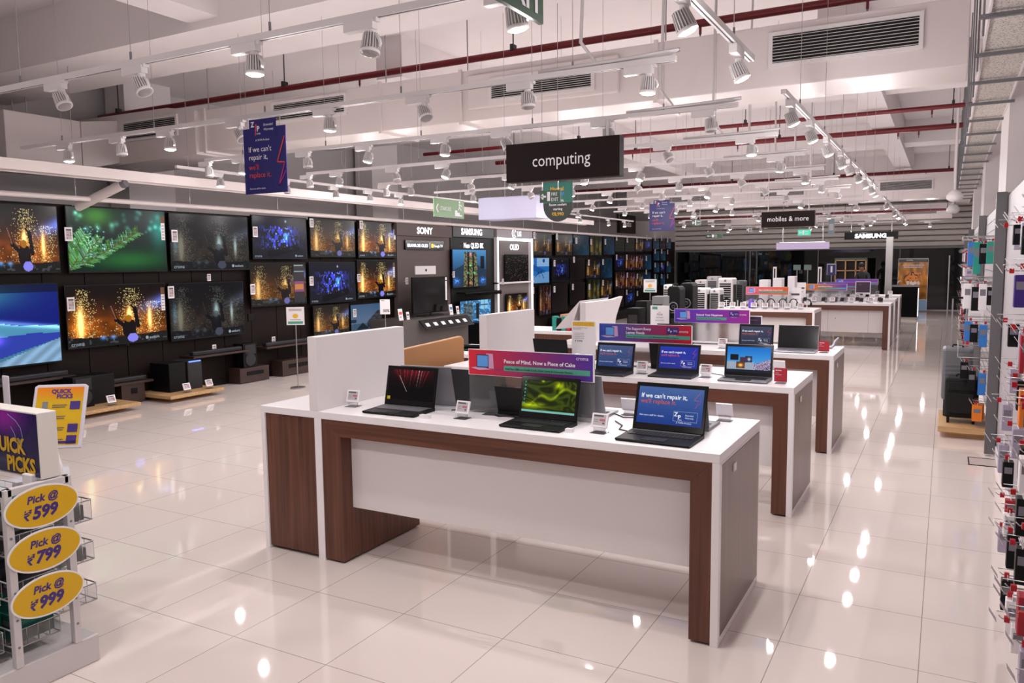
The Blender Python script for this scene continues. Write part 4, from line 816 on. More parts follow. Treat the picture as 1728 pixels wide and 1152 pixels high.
MB().box(0, 1.25, 0, .04, .06, .80, BLACK).build('cabinet', t, .004); MB().rect(.015, 1.235, .08, .785, -.002, mat('off_screen', '#06070a', .1)).build('screen', t); MB().box(.3, .95, -.1, .14, 0, .012, BLACK).box(.6, .65, 0, .02, .01, .08, BLACK).build('foot', t)
MB().rect(1.16, 1.22, .30, .70, -.004, WHITE).rect(1.16, 1.22, .72, .78, -.004, WHITE).build('spec_sticker', t)
t = thing('low_console', 'low grey console with slanted price board under the switched-off television', 'console', (-9.7, at(681, 575, 0, -8.9).y, 0))
MB().box(0, .8, 0, 2.3, 0, .78, mat('console_grey', '#4c4745', .5)).build('console_body', t, .004)
b = MB().prism([(.80, .74), (.98, .56), (.985, .565), (.815, .755)], .5, 2.25, BLACKG); o = b.build('price_board', t)
# prism above is in XZ pulled along Y
for k in range(6): MB().add([(.87+.003, .6+k*.27, .695), (.93+.003, .6+k*.27, .632), (.93+.003, .72+k*.27, .632), (.87+.003, .72+k*.27, .695)], [(0, 1, 2, 3)], WLET).build('printed_price', o)
t = thing('display_bay', 'black display bay under the SAMSUNG header', 'display bay', (0, 0, 0), 0, 'brand display bays on the left wall')
MB().box(-9.85, -9.74, 14.87, 16.81, 0, 2.44, BLACK).build('back_panel', t); bay_sign(t, 14.87, 16.66, 2.44, 2.71, -9.66, mat('header_black', '#17191e', .4))
t2 = MB(); t2.T = Matrix.Translation((-9.655, 0, 0)) @ Matrix.Rotation(PI/2, 4, 'Z'); t2.text('SAMSUNG', 15.2, 2.5, .2, 0, LOGO, bold=.03); t2.build('lit_lettering', t)
t2 = MB(); t2.T = Matrix.Translation((-9.69, 0, 0)) @ Matrix.Rotation(PI/2, 4, 'Z'); t2.text('Neo QLED 8K', 15.35, 2.2, .17, 0, LOGO, bold=.015, sx=.85); t2.build('lit_lettering', t)
MB().box(-9.74, -9.5, 15.1, 16.75, 1.16, 1.19, BLACK).box(-9.51, -9.5, 15.1, 16.75, 1.10, 1.16, BLACKG).build('shelf', t)
MB().box(-9.72, -9.2, 15.2, 16.9, 0, .5, BLACK).build('plinth', t)
tv('television showing a stone tower game in the black bay', (763, 420), (821, 483), 'tower', False, X=-9.64)
tv('television showing a blue room game, tilted, lower in the black bay', (776, 508), (829, 556), 'room', False, X=-9.62)
t = thing('display_bay', 'white light-edged display bay under the LG header', 'display bay', (0, 0, 0), 0, 'brand display bays on the left wall')
MB().box(-9.85, -9.75, 16.83, 18.95, 0, 2.48, mat('bay_grey', '#6e6664', .6)).build('back_panel', t); bay_sign(t, 16.83, 18.72, 2.48, 2.73, -9.66, mat('header_lilac_grey', '#9a959b', .5))
MB().box(-9.85, -9.66, 16.83, 16.90, .1, 2.48, WHITE).box(-9.85, -9.66, 18.65, 18.72, .1, 2.48, WHITE).box(-9.75, -9.62, 16.83, 18.72, 1.33, 1.37, WHITE).build('side_frame', t)
MB().box(-9.66, -9.65, 16.84, 16.89, .1, 2.48, LEDW).box(-9.66, -9.65, 18.64, 18.72, .1, 2.48, LEDW).box(-9.66, -9.65, 16.90, 18.64, 2.40, 2.47, LEDW).build('light_strip', t)
t2 = MB(); t2.T = Matrix.Translation((-9.655, 0, 0)) @ Matrix.Rotation(PI/2, 4, 'Z'); t2.text('LG', 17.88, 2.53, .17, 0, LOGO, bold=.03)
for k in range(20):
    a0, a1 = k*PI/10+.3, (k+1)*PI/10+.3
    if k < 17: t2.add([(17.70+.09*math.cos(a0), 0, 2.59+.09*math.sin(a0)), (17.70+.115*math.cos(a0), 0, 2.59+.115*math.sin(a0)), (17.70+.115*math.cos(a1), 0, 2.59+.115*math.sin(a1)), (17.70+.09*math.cos(a1), 0, 2.59+.09*math.sin(a1))], [(0, 1, 2, 3)], LOGO)
t2.rect(17.68, 17.695, 2.54, 2.64, -.001, LOGO).rect(17.68, 17.74, 2.54, 2.555, -.001, LOGO); t2.build('lit_lettering', t)
t2 = MB(); t2.T = Matrix.Translation((-9.7, 0, 0)) @ Matrix.Rotation(PI/2, 4, 'Z'); t2.text('OLED', 17.55, 2.18, .2, 0, LOGO, bold=.02, sx=.95); t2.build('lit_lettering', t)
tv('television showing tiny sparkles on black in the light-edged bay', (853, 429), (892, 475), 'stars', False, X=-9.66)
tv('television with red concert picture, lower in the light-edged bay', (855, 496), (890, 528), 'concert', False, X=-9.66)
for px, py, l in ((687, 474, 'sideways on the taupe bay'), (766, 463, 'on the stone tower television'), (849, 475, 'beside the sparkling television'), (708, 557, 'on the low grey console'), (793, 556, 'below the blue room television')): lab(px, py, 'small white price label '+l, .9, -9.55)
# --- far television wall
FAR = [((899, 390), (931, 431), 'haze'), ((937.5, 394), (966, 431), 'haze'), ((967, 394), (994, 431), 'blue'), ((995, 398), (1016, 431), 'yellow'), ((1018, 397), (1037, 430), 'blue'), ((1038, 397), (1054, 426), 'olive'), ((1055, 400), (1071, 426), 'olive'), ((1072.5, 401), (1086, 425), 'haze'), ((1087, 402), (1100, 424), 'city'), ((1102, 402), (1112, 421), 'blue'), ((1113, 402), (1123, 421), 'brown'), ((1124, 402), (1132, 420), 'blue'),
       ((899, 434.5), (927, 477.5), 'frozen'), ((931, 436), (960, 474), 'city'), ((962, 436), (987, 470), 'brown'), ((989, 437), (1012.5, 469), 'haze'), ((1013.5, 435), (1033, 469), 'blue'), ((1038, 430), (1054, 456), 'city'), ((1055, 429), (1071, 456), 'red'), ((1072, 429), (1085, 455), 'red'), ((1086, 429), (1099, 455), 'blue'), ((1103, 423), (1112.5, 440), 'blue'), ((1114, 423), (1123, 440), 'blue'),
       ((909.5, 482), (930, 530), 'red'), ((931, 477.5), (958, 525), 'brown'), ((962, 478), (987, 512), 'brown'), ((991, 471), (1012.5, 505), 'yellow'), ((1013.5, 470.5), (1033, 502), 'haze'), ((1038, 458), (1054, 487), 'red'), ((1055, 459.5), (1071, 487), 'red'), ((1072, 459.5), (1085, 486), 'haze'), ((1086, 459), (1098, 475), 'blue'), ((1103, 443), (1112.5, 460), 'blue'), ((1114, 443), (1122, 460), 'city'), ((1124, 443), (1132, 460), 'blue'),
       ((1103, 463), (1111, 481), 'teal'), ((1114, 463), (1122, 481), 'blue'), ((1055, 489), (1071, 515), 'city'), ((1038, 489), (1053, 518), 'brown')]
for _k, _f in (('haze', concert('haze', 3)), ('blue', bluefade), ('yellow', concert('yellow', 4)), ('olive', olive), ('city', city(1.0)), ('brown', darkbrown), ('frozen', frozen), ('red', concert('red', 5)), ('teal', tealdark)): PC['far_'+_k] = picture('far_'+_k, _f, 48, 27, strength=.8 if _k == 'frozen' else .42)
DESC = {'haze': 'golden concert', 'blue': 'blue haze', 'yellow': 'olive concert', 'olive': 'dim striped', 'city': 'blue stage light', 'brown': 'switched-off', 'frozen': 'bright blue', 'red': 'reddish concert', 'teal': 'dark teal'}
for k, (a, b_, pc) in enumerate(FAR):
    row = 'top' if a[1] < 404 else ('second' if a[1] < 438 and a[1] != 443 else ('third' if a[1] < 483 else 'bottom')); n = sum(1 for q in FAR[:k] if (q[0][1] < 404) == (a[1] < 404) and abs(q[0][1]-a[1]) < 20)
    tv('%s television beyond the light-edged bay, %s in its %s row' % (DESC[pc], ORD[n], row), a, b_, 'far_'+pc, False, group='televisions beyond the light-edged bay')
for k, (px, py) in enumerate([(902, 397), (940, 399), (973, 406), (998, 408), (1022, 408), (1041, 401), (1059, 405), (1075, 405), (1092, 401), (1106, 402), (1117, 402), (1127, 405), (899, 441), (936, 444), (969, 438), (994, 443), (1018, 442), (1041, 434), (1058, 434), (1075, 437), (1091, 436), (1106, 424), (1117, 424), (1127, 425), (900, 490), (936, 488), (967, 484), (995, 484), (1018, 477), (1041, 478), (1059, 464), (1076, 466), (1091, 459), (1106, 447), (1117, 447), (1127, 445), (1106, 466), (1117, 466), (1127, 466), (1058, 493), (1076, 495), (1106, 487)]):
    row = 'top' if k < 12 else 'second' if k < 24 else 'third' if k < 36 else 'bottom'; base = {'top': 0, 'second': 12, 'third': 24, 'bottom': 36}[row]
    p = at(px, py, 0, -9.70); wall_label('white price label, %s from the left in the %s row of the far television wall' % (ORD[k-base], row), -9.70, p.y, p.z, 1.15, 'price labels on the far television wall', False)
tag(MB().box(-9.82, -9.2, 20, 31.5, 0, .28, BLACK).build('low_plinth'), 'long low black plinth under the far televisions', 'plinth')
t = thing('department_sign', 'small brown audio sign high on the far left wall', 'sign', (-9.6, 25.0, 2.82), PI/2); MB().box(0, 1.5, 0, .12, 0, .62, SIGNB).build('sign_box', t); MB().text('audio', .4, .22, .3, -.002, WLET).build('lettering', t)
# --- soundbars, subwoofers and wooden boxes below
def speaker(label, y0, y1, x0, x1, z0, z1, m=BLACK, driver=True, group='black speakers below the televisions'):
    t = thing('subwoofer', label, 'speaker', (x1, y0, z0), PI/2, group); W, D, H = y1-y0, x1-x0, z1-z0
    MB().box(0, W, 0, D, 0, H, m).build('cabinet', t, .008)
    if driver:
        b = MB(); b.T = Matrix.Translation((W/2, 0, H*.32)) @ Matrix.Rotation(PI/2, 4, 'X'); b.lathe([(W*.36, 0), (W*.38, .006), (W*.34, .008), (W*.1, .002)], DGREY, 24); b.build('driver', t)
        MB().box(W*.12, W*.88, -.006, 0, H*.56, H*.94, DGREY).build('cloth_grille', t, .003)
    return t
def platform(label, y0, y1):
    t = thing('display_platform', label, 'platform', (0, 0, 0), 0, 'pale wooden platforms on the floor'); MB().box(-9.85, -9.08, y0, y1, .055, .1, PALEW).build('top_board', t, .003); MB().box(-9.85, -9.3, y0+.15, y1-.1, 0, .055, PALEW).build('plinth', t); return t
platform('pale wooden platform under the left subwoofers', 5.1, 6.5); platform('pale wooden platform under the middle subwoofers', 6.95, 7.85)
speaker('black subwoofer with round driver, left on the left platform', 5.78, 6.05, -9.75, -9.35, .1, .49); speaker('plain black subwoofer, right on the left platform', 6.1, 6.4, -9.75, -9.45, .1, .47, BLACK, False)
speaker('plain black subwoofer, left on the middle platform', 7.15, 7.42, -9.75, -9.35, .1, .5, BLACK, False)
s_ = speaker('black subwoofer with a blue light strip on top, middle platform', 7.46, 7.7, -9.75, -9.35, .1, .5, DGREY, False); MB().box(.02, .22, -.002, .012, .385, .402, mat('blue_light', '#4a6aff', .3, emit=3, ecol='#4a6aff')).build('light_strip', s_)
def pz(label, y, z, X): t = price_tag(label, X, y, z, PI/2, 1.25, group='price tags on the wooden platforms', plain=True)
pz('price tag at the left front of the left wooden platform', 5.72, .1, -9.14); pz('price tag at the right of the left wooden platform', 6.18, .1, -9.2); pz('price tag at the left of the middle wooden platform', 7.3, .1, -9.18); pz('price tag at the right of the middle wooden platform', 7.68, .1, -9.18)
def wbox(label, y0, y1, z1=.26):
    t = thing('wooden_box', label, 'box', (0, 0, 0), 0, 'dark wooden floor boxes'); MB().box(-9.84, -9.58, y0, y1, .01, z1, BOXW).build('box_body', t, .004); MB().box(-9.585, -9.572, y0+.14, y1-.12, z1*.5, z1*.75, BLACK).build('hand_slot', t)
wbox('dark wooden box between the two subwoofer platforms', 6.58, 6.93, .28)
for args in (('dark wooden box right of the middle platform, under a speaker', 8.6, 9.2, .24), ('dark wooden box at the right, near the divider board', 9.5, 10.2, .26)): wbox(*args)
speaker('black tall speaker standing on a dark wooden box', 8.7, 8.98, -9.82, -9.6, .24, .62, BLACK, True)
def soundbar(label, y0, y1, z, shelf=True):
    t = thing('soundbar', label, 'soundbar', (-9.62, y0, z), PI/2, 'soundbars below the televisions'); MB().box(0, y1-y0, 0, .09, 0, .06, DGREY).build('bar', t, .012)
    if shelf:
        s = thing('wall_shelf', 'thin brown shelf carrying the '+label, 'shelf', (-9.85, y0, z-.03), 0, 'thin wall shelves'); MB().box(0, .3, -.05, y1-y0+.05, 0, .028, BOXW).build('shelf_board', s)
soundbar('black soundbar right of the blue light subwoofer', 7.78, 8.75, .53); soundbar('black soundbar near the divider board', 9.2, 10.3, .53); soundbar('black soundbar under the blue dunes television', 4.6, 5.9, .50); soundbar('grey soundbar low between the platforms', 6.35, 7.0, .30)
lab(362, 588, 'white price tag lying on the middle soundbar', .8); lab(462, 574, 'white price tag on the soundbar near the divider board', .8); 
for y, z, l in ((6.75, .76, 'below the bright golden television'), (8.0, .82, 'below the dim lower television'), (9.05, .95, 'below the side menu television'), (12.1, .9, 'below the small concert television')): tag(MB().box(-9.85, -9.835, y, y+.16, z, z+.12, BLACKG).build('wall_socket'), 'black wall socket '+l, 'socket', 'black wall sockets')
def pole_card(label, x, y, z0, z1, w, fn, rz=0, tilt=0):
    t = thing('pole_sign', label, 'sign', (x, y, 0), rz, 'small signs on thin poles'); MB().cyl((0, 0, .02), (0, 0, z0), .008, WIREM, 8).cyl((0, 0, 0), (0, 0, .02), .11, WIREM, 20).build('pole', t)
    o = MB().box(-w/2, w/2, -.004, .004, z0, z1, WHITE).build('card', t); b = MB(); fn(b, w, z1-z0, z0); b.build('print', o)
def f_offer(b, w, h, z):
    for k in range(2): b.rect(-w*.36, w*.36, z+h*(.86-.07*k), z+h*(.89-.07*k), -.006, MGREY)
    b.poly([(math.cos(q*PI/8)*w*.16, z+h*.5+math.sin(q*PI/8)*w*.13) for q in range(16)], -.006, YELP); b.rect(-w*.42, w*.42, z+h*.06, z+h*.2, -.006, MINT); b.rect(-w*.3, w*.3, z+h*.28, z+h*.31, -.006, MGREY)
def f_50(b, w, h, z): b.rect(-w*.4, -w*.05, z+h*.9, z+h*.94, -.006, MGREY); b.text('50%', -w*.2, z+h*.15, w*.38, -.006, EDARK, bold=.03)
P = at(499, 548, 1, 8.7); pole_card('white and yellow offer sign on a thin pole before the lower televisions', P.x, 8.7, P.z, at(499, 518, 1, 8.7).z, .26, f_offer, .6)
P = at(650, 530, 1, 10.2); pole_card('narrow white card reading 50% on a thin pole, left of the taupe bay', P.x, 10.2, P.z, at(650, 505, 1, 10.2).z, .16, f_50, .6)
P = at(1097, 493, 1, 13.6); pole_card('white and yellow offer sign on a pole by the black party speakers', P.x, 13.6, P.z, at(1097, 471, 1, 13.6).z, .24, f_offer)

# ================================================================== QUICK PICKS STAND (front left)
KX, KY0, KY1, KX0 = -3.43, 1.80, 2.06, -4.75
t = thing('promotion_rack', 'white steel promotion rack with wire baskets and yellow oval price signs, front left', 'rack', (0, 0, 0))
RKM = mat('rack_white', '#cbc6c6', .45)
MB().box(KX0, -3.42, 1.60, 2.16, 0, .13, RKM).build('base_box', t, .006)
for x, y in ((KX, KY0), (KX, KY1), (KX0+.1, KY0), (KX0+.1, KY1)):
    b = MB().box(x-.016, x+.016, y-.016, y+.016, .13, .91, RKM)
    for k in range(6): b.cyl((x+.016, y, .22+k*.12), (x+.0175, y, .22+k*.12), .006, MGREY, 8)
    b.build('upright', t, .002)
b = MB()
for x in (KX, KX0+.1): b.box(x-.016, x+.016, KY0, KY1, .88, .91, RKM)
for y in (KY0, KY1): b.box(KX0+.1, KX, y-.016, y+.016, .88, .91, RKM)
b.build('top_frame', t)
def basket(x0, x1, y0, y1, z0, z1):
    b = MB(); n = 14
    for z in (z0, z1): b.tube([(x0, y0, z), (x1, y0, z), (x1, y1, z), (x0, y1, z), (x0, y0, z)], .004, RKM, 5)
    for k in range(n+1): x = x0+(x1-x0)*k/n; b.tube([(x, y0, z1), (x, y0, z0), (x, y1, z0), (x, y1, z1)], .0022, RKM, 4)
    for k in range(1, 4): y = y0+(y1-y0)*k/4; b.tube([(x0, y, z0), (x1, y, z0), (x1, y, z1)], .0022, RKM, 4)
    b.box(x1-.001, x1+.001, y0, y1, z0, z1, ACRYL); b.build('wire_basket', t)
BL = [(.60, .70), (.40, .49), (.19, .275)]
for z0, z1 in BL: basket(-4.7, -3.655, KY1+.02, KY1+.25, z0, z1); basket(-4.7, -3.5, KY0-.21, KY0-.02, z0, z1); basket(-4.6, -3.5, KY0+.03, KY1-.03, z0-.01, z1-.02)
OVY, OVW, OVH = 1.935, .325, .185
for k, (zc, pr) in enumerate(((.808, '₹599'), (.612, '₹799'), (.409, '₹999'))):
    o = thing('oval_price_sign', 'yellow oval sign reading Pick @ %s' % pr[1:], 'sign', (-3.405, OVY, zc), PI/2, 'yellow oval price signs')
    o.rotation_euler = (0, 0, PI/2)
    el = lambda a, c, m=0: [(a*math.cos(q*PI/24), c*math.sin(q*PI/24)) for q in range(48)]
    MB().prism(el(OVW/2, OVH/2), 0, .004, WHITE).build('board', o); MB().poly(el(OVW/2-.008, OVH/2-.008), -.001, mat('oval_yellow', '#d6a800', .4)).build('yellow_face', o)
    b = MB().text('Pick @', -.068, .022, .046, -.002, PURP, bold=.03, shear=.2).text(pr[0], -.088, -.048, .060, -.002, PURP, bold=.02, shear=.2).text(pr[1:], -.048, -.048, .072, -.002, PURP, bold=.045, shear=.2); b.build('lettering', o)
# boxed goods in the baskets
random.seed(3); MB_BOX = [mat('pack_black', '#121416', .4), mat('pack_teal', '#146a5e', .45), mat('pack_charcoal', '#23262a', .4), mat('pack_green', '#1c8a72', .45)]
n_ = 0
for r, (z0, z1) in enumerate(BL):
    for side, (ya, yb, xa) in enumerate(((KY1+.03, KY1+.22, -3.67), (KY0-.2, KY0-.03, -3.52), (KY0+.045, KY1-.045, -3.52))):
        x = xa; j = 0
        while x > -4.55:
            w = random.choice((.075, .09, .11)); h = random.uniform(.05, .09)+(.05 if r == 2 else 0); m = MB_BOX[(3 if random.random() < .6 else 1) if r == 2 else random.choice((0, 0, 2, 1))]
            if r == 2 and side == 0 and j < 2: x -= w+.006; j += 1; continue
            p = thing('boxed_accessory', '%s boxed accessory, %s from the right in the %s basket, %s' % ({'pack_black': 'black', 'pack_teal': 'dark teal', 'pack_charcoal': 'charcoal', 'pack_green': 'green'}[m.name], ORD[j], ('top', 'middle', 'bottom')[r], ('far side', 'near side', 'centre')[side]), 'boxed accessory', (x-w/2, (ya+yb)/2, z0+.004), 0, 'boxed accessories in the promotion rack')
            MB().box(-w/2, w/2, -(yb-ya)/2, (yb-ya)/2, 0, h, m).build('carton', p, .002)
            b = MB().rect(-w*.35, w*.2, h*.55, h*.75, -(yb-ya)/2-.001, MGREY if m.name != 'pack_green' else WLET); b.add([(w/2+.001, -.04, h*.3), (w/2+.001, .03, h*.3), (w/2+.001, .03, h*.42), (w/2+.001, -.04, h*.42)], [(0, 1, 2, 3)], MGREY); b.build('printed_label', p)
            x -= w+.006; j += 1
# big sign and tilted card
t = thing('header_sign', 'dark blue and magenta lightbox sign reading QUICK PICKS, front left', 'sign', (-3.89, 1.95, .915), 0)
MB().box(0, .462, 0, .085, .0, .295, mat('sign_white_edge', '#d8d3cc', .5)).build('sign_box', t, .004); show(picture('quick_print', quick, 40, 30, screen=False), t, .006, .008, .452, .28, -.001, 'print')
b = MB().text('QUICK', .355, .105, .092, -.003, YELL, 'RIGHT', bold=.045, sx=.92).text('PICKS', .428, .022, .092, -.003, YELL, 'RIGHT', bold=.045, sx=.92)
b.line([(.24, .275), (.30, .25), (.335, .22), (.345, .18), (.335, .135), (.325, .17), (.315, .14), (.31, .17), (.30, .15), (.285, .19), (.26, .22)], .003, -.003, mat('print_lightblue', '#8fb0e0', .4)); b.build('lettering', t)
MB().box(.35, .42, -.02, .04, -.03, .02, WHITE).build('clamp', t, .003)
t = thing('tilted_card', 'tilted yellow QUICK PICKS price card on a bent white arm', 'sign', (-3.61, 2.12, 1.0), 0)
f = MB().prism([(-.12, 0), (.12, 0), (.12, .30), (.105, .31), (-.105, .31), (-.12, .30)], 0, .012, mat('frame_lilac', '#c9c5cd', .4)).build('card_frame', t, .004); f.rotation_euler = (-.42, 0, .62); f.location = (0, 0, .0)
show(picture('card_print', lambda u, v: np.clip(1-v*4, 0, 1)[..., None]*rgb('#e07a18')+np.clip(v*4, 0, 1)[..., None]*rgb('#cda61c'), 6, 30, screen=False), f, -.105, .015, .21, .28, -.001, 'print')
b = MB().text('QUICK', -.04, .265, .028, -.003, PURP, bold=.04).text('PICKS', -.015, .24, .028, -.003, PURP, bold=.04)
for k in range(4): b.rect(.05-.13*(k == 1), .095-.13*(k == 1), .185-.055*k, .225-.055*k, -.003, PURP).rect(-.03, .035, .205-.055*k, .209-.055*k, -.003, EDARK).rect(-.03, .03, .195-.055*k, .199-.055*k, -.003, EDARK).rect(-.075, -.05, .185-.055*k, .225-.055*k, -.003, MGREY if k != 1 else YELP)
b.rect(-.09, .095, .022, .034, -.003, PURP); b.build('lettering', f)
MB().tube([(.0, .02, .0), (.0, .01, -.01), (.045, 0, -.08), (.06, -.01, -.11), (.03, -.05, -.125), (-.08, -.12, -.15), (-.10, -.14, -.155)], .009, WHITE, 8).build('bent_arm', t)
t = thing('price_bracket', 'grey plastic card holder at the left picture edge behind the lightbox', 'card holder', (-3.95, 2.12, .9)); MB().box(-.05, .0, 0, .01, .0, .42, mat('frame_lilac')).build('card_frame', t, .01); MB().cyl((-.03, .0, -.02), (-.03, 0, .1), .02, WHITE, 10).build('holder_base', t)

# ================================================================== RIGHT ACCESSORY WALL
def bay(label, y0, y1, x=.46, slat=True):
    t = thing('slatwall_unit', label, 'display wall', (0, 0, 0), 0, 'accessory wall units'); MB().box(x+.01, x+.06, y0, y1, 0.0, 2.4, mat('slat_white_shaded', '#a9a3a7', .5)).build('panel', t)  # white panel greyed: the shade on it is put into its colour
    if slat:
        b = MB()
        for k in range(19): b.box(x+.005, x+.0101, y0, y1, .12+k*.12, .132+k*.12, MGREY)
        b.build('slat_groove', t)
    MB().box(x-.0, x+.07, y0-.03, y0, 0, 2.43, STEEL).build('upright_post', t); MB().box(x-.085, x+.0, y1-.02, y1+.03, .02, 2.43, mat('post_grey', '#6a696b', .4, .3)).build('upright_post', t)
    MB().box(x-.0, x+.1, y0, y1, 0, .1, WHITE2).build('kick_plate', t); return t
bay('plain white accessory wall unit in shade tone, nearest the camera, hung with hooks', 3.2, 8.45, slat=False); bay('second accessory wall unit, above the luggage platform', 8.55, 12.9); bay('third accessory wall unit along the right wall', 13.0, 18.75); bay('farthest accessory wall unit along the right wall', 18.9, 23.3)
PM = {'teal': TEAL, 'blue': BLUEP, 'white': WHITE, 'black': BLACK, 'orange': ORANGEP, 'yellow': YELP, 'purple': PURP, 'lilac': mat('pack_lilac', '#a9a0b4', .4), 'red': REDC}
def hook(label, y, z, x=.46, L=.17):
    t = thing('display_hook', label, 'hook', (x, y, z), 0, 'wire display hooks on the accessory wall')
    MB().tube([(.0, 0, 0), (-L, 0, 0), (-L-.012, 0, .012)], .0028, WIREM, 5).tube([(0, 0, .03), (-L-.02, 0, .03)], .0022, WIREM, 5).build('wire', t)
    MB().box(-L+.008, -L+.028, -.009, .009, -.012, .012, REDP).build('red_lock', t); MB().hexa([(-L-.021, -.022, -.012), (-L-.019, -.022, -.012), (-L-.021, .022, -.012), (-L-.019, .022, -.012), (-L-.051, -.022, .035), (-L-.049, -.022, .035), (-L-.051, .022, .035), (-L-.049, .022, .035)], WHITE).build('price_flap', t)
def pack(label, y, z, m, x=.36, w=.09, h=.15, d=.05):
    t = thing('hanging_pack', label, 'accessory pack', (x, y, z), 0, 'accessory packs on the hooks')
    MB().box(-d/2, d/2, -w/2, w/2, -h, 0, m).build('pack_body', t, .004); MB().box(-.001, .001, -w/2, w/2, 0, .025, WHITE).build('hang_tab', t)
    b = MB(); b.rect(-d*.35, d*.35, -h*.45, -h*.2, -w/2-.001, mat('pack_print', '#77737c', .5)); b.build('pack_label', t)
random.seed(11); cols = list(PM)
for r, z in enumerate((2.02, 1.78, 1.52, 1.27, 1.03, .8, .56, .33)):
    for k in range(8):
        y = 3.25+k*.27+random.uniform(-.03, .03)
        if random.random() < .3: continue
        c = random.choice(('white', 'black', 'white', 'lilac', 'lilac', 'black', 'white', 'red') if r not in (1, 3, 5) else ('black', 'orange', 'white', 'lilac', 'purple')); zz = z+random.uniform(-.02, .02)
        hook('wire hook with red lock, %s from the camera in hook row %s from the top' % (ORD[k], ORD[r]), y, zz, L=random.uniform(.14, .20))
        pack('%s accessory pack, %s from the camera in hook row %s from the top' % (c, ORD[k], ORD[r]), y, zz-.02, PM[c], x=random.uniform(.315, .35), w=random.uniform(.05, .08), h=random.uniform(.1, .17), d=.05)
def wirebasket(label, y0, y1, z0, z1, x0=.14, x1=.455):
    b = MB()
    for z in (z0, z1): b.tube([(x1, y0, z), (x0, y0, z), (x0, y1, z), (x1, y1, z), (x1, y0, z)], .004, WIREM, 5)
    for k in range(9): y = y0+(y1-y0)*k/8; b.tube([(x1, y, z1), (x1, y, z0), (x0, y, z0), (x0, y, z1)], .0022, WIREM, 4)
    tag(b.build('wire_basket'), label, 'wire basket', 'wire baskets on the accessory wall')
BK = [(9.3, 9.9, 2.03, 2.06), (9.3, 9.9, 1.58, 1.64), (9.3, 9.95, 1.12, 1.2), (9.3, 9.95, .82, .95)]
for k, a in enumerate(BK): wirebasket('chrome wire basket rail, %s from the top above the luggage' % ORD[k], *a)
for k, (y, z, c, x, w, h) in enumerate([(9.28, 2.0, 'teal', .27, .1, .32), (9.27, 2.0, 'blue', .22, .07, .24), (9.2, 2.0, 'teal', .38, .09, .22), (9.25, 1.98, 'black', .32, .07, .2), (9.25, 1.58, 'white', .2, .08, .25), (9.22, 1.55, 'black', .27, .07, .24), (9.2, 1.58, 'white', .33, .09, .26), (9.2, 1.55, 'black', .40, .08, .18),
                                      (9.25, 1.2, 'blue', .22, .06, .2), (9.24, 1.17, 'black', .27, .07, .18), (9.2, 1.17, 'blue', .35, .10, .22), (9.26, .78, 'black', .2, .06, .17), (9.22, .7, 'black', .27, .07, .2), (9.2, .68, 'blue', .36, .09, .22)]):
    hook('wire hook above the luggage carrying the %s pack' % ORD[k], y, z+.02, .455, max(.06, .455-x)); pack('%s accessory pack hanging above the luggage, %s in order from top to bottom' % (c, ORD[k]), y, z, PM[c], x, w, h, .07)
for k, (y, z) in enumerate(((9.2, .35), (9.32, .35))): hook('wire hook carrying an orange and yellow box right of the black suitcase, %s' % ORD[k], y, z+.02, .455, .15); pack('orange box hanging right of the black suitcase, %s one' % ('near', 'far')[k], y, z, ORANGEP, .33+.02*k, .1, .16, .09)
for r, z in enumerate((1.95, 1.7, 1.45, 1.2, .95, .7)):
    for k in range(5):
        y = 13.6+k*.9; c = random.choice(('white', 'black', 'red', 'lilac', 'white')); hook('wire hook on the third wall unit, %s along in row %s from the top' % (ORD[k], ORD[r]), y, z, L=.22); pack('%s accessory pack on the third wall unit, %s along in row %s from the top' % (c, ORD[k], ORD[r]), y, z-.02, PM[c], .30, .12, .15, .08)
def f_board(b, w, h, z): b.rect(.01, w-.01, z+h*.86, z+h*.97, -.001, mat('card_cyan')); b.rect(.01, w-.01, z+.01, z+h*.12, -.001, MINT); [b.rect(.02, w-.03, z+h*(.2+.08*k), z+h*(.215+.08*k), -.001, MGREY) for k in range(7)]
P = at(1634, 520, 1, 11.5); t = thing('hanging_card', 'white and blue notice card hanging beside the accessory wall', 'sign', (P.x, 11.5, at(1640, 557, 1, 11.5).z), 0); b = MB().box(0, .17, 0, .004, 0, .3, WHITE); b.build('card', t); b = MB(); f_board(b, .17, .3, 0); b.build('print', t); MB().cyl((.17, 0, .29), (.46-P.x, 0, .29), .004, WIREM, 6).build('arm', t)
P = at(1623, 480, 1, 14.5); t = thing('hanging_card', 'white card with two black dots hanging farther along the accessory wall', 'sign', (P.x, 14.5, at(1623, 503, 1, 14.5).z), 0); MB().box(0, .17, 0, .004, 0, .27, WHITE).build('card', t); MB().rect(.03, .05, .05, .07, -.001, BLACK).rect(.1, .12, .05, .07, -.001, BLACK).rect(.07, .1, .22, .26, -.001, REDP).build('print', t); MB().cyl((.17, 0, .26), (.46-P.x, 0, .26), .004, WIREM, 6).build('arm', t)
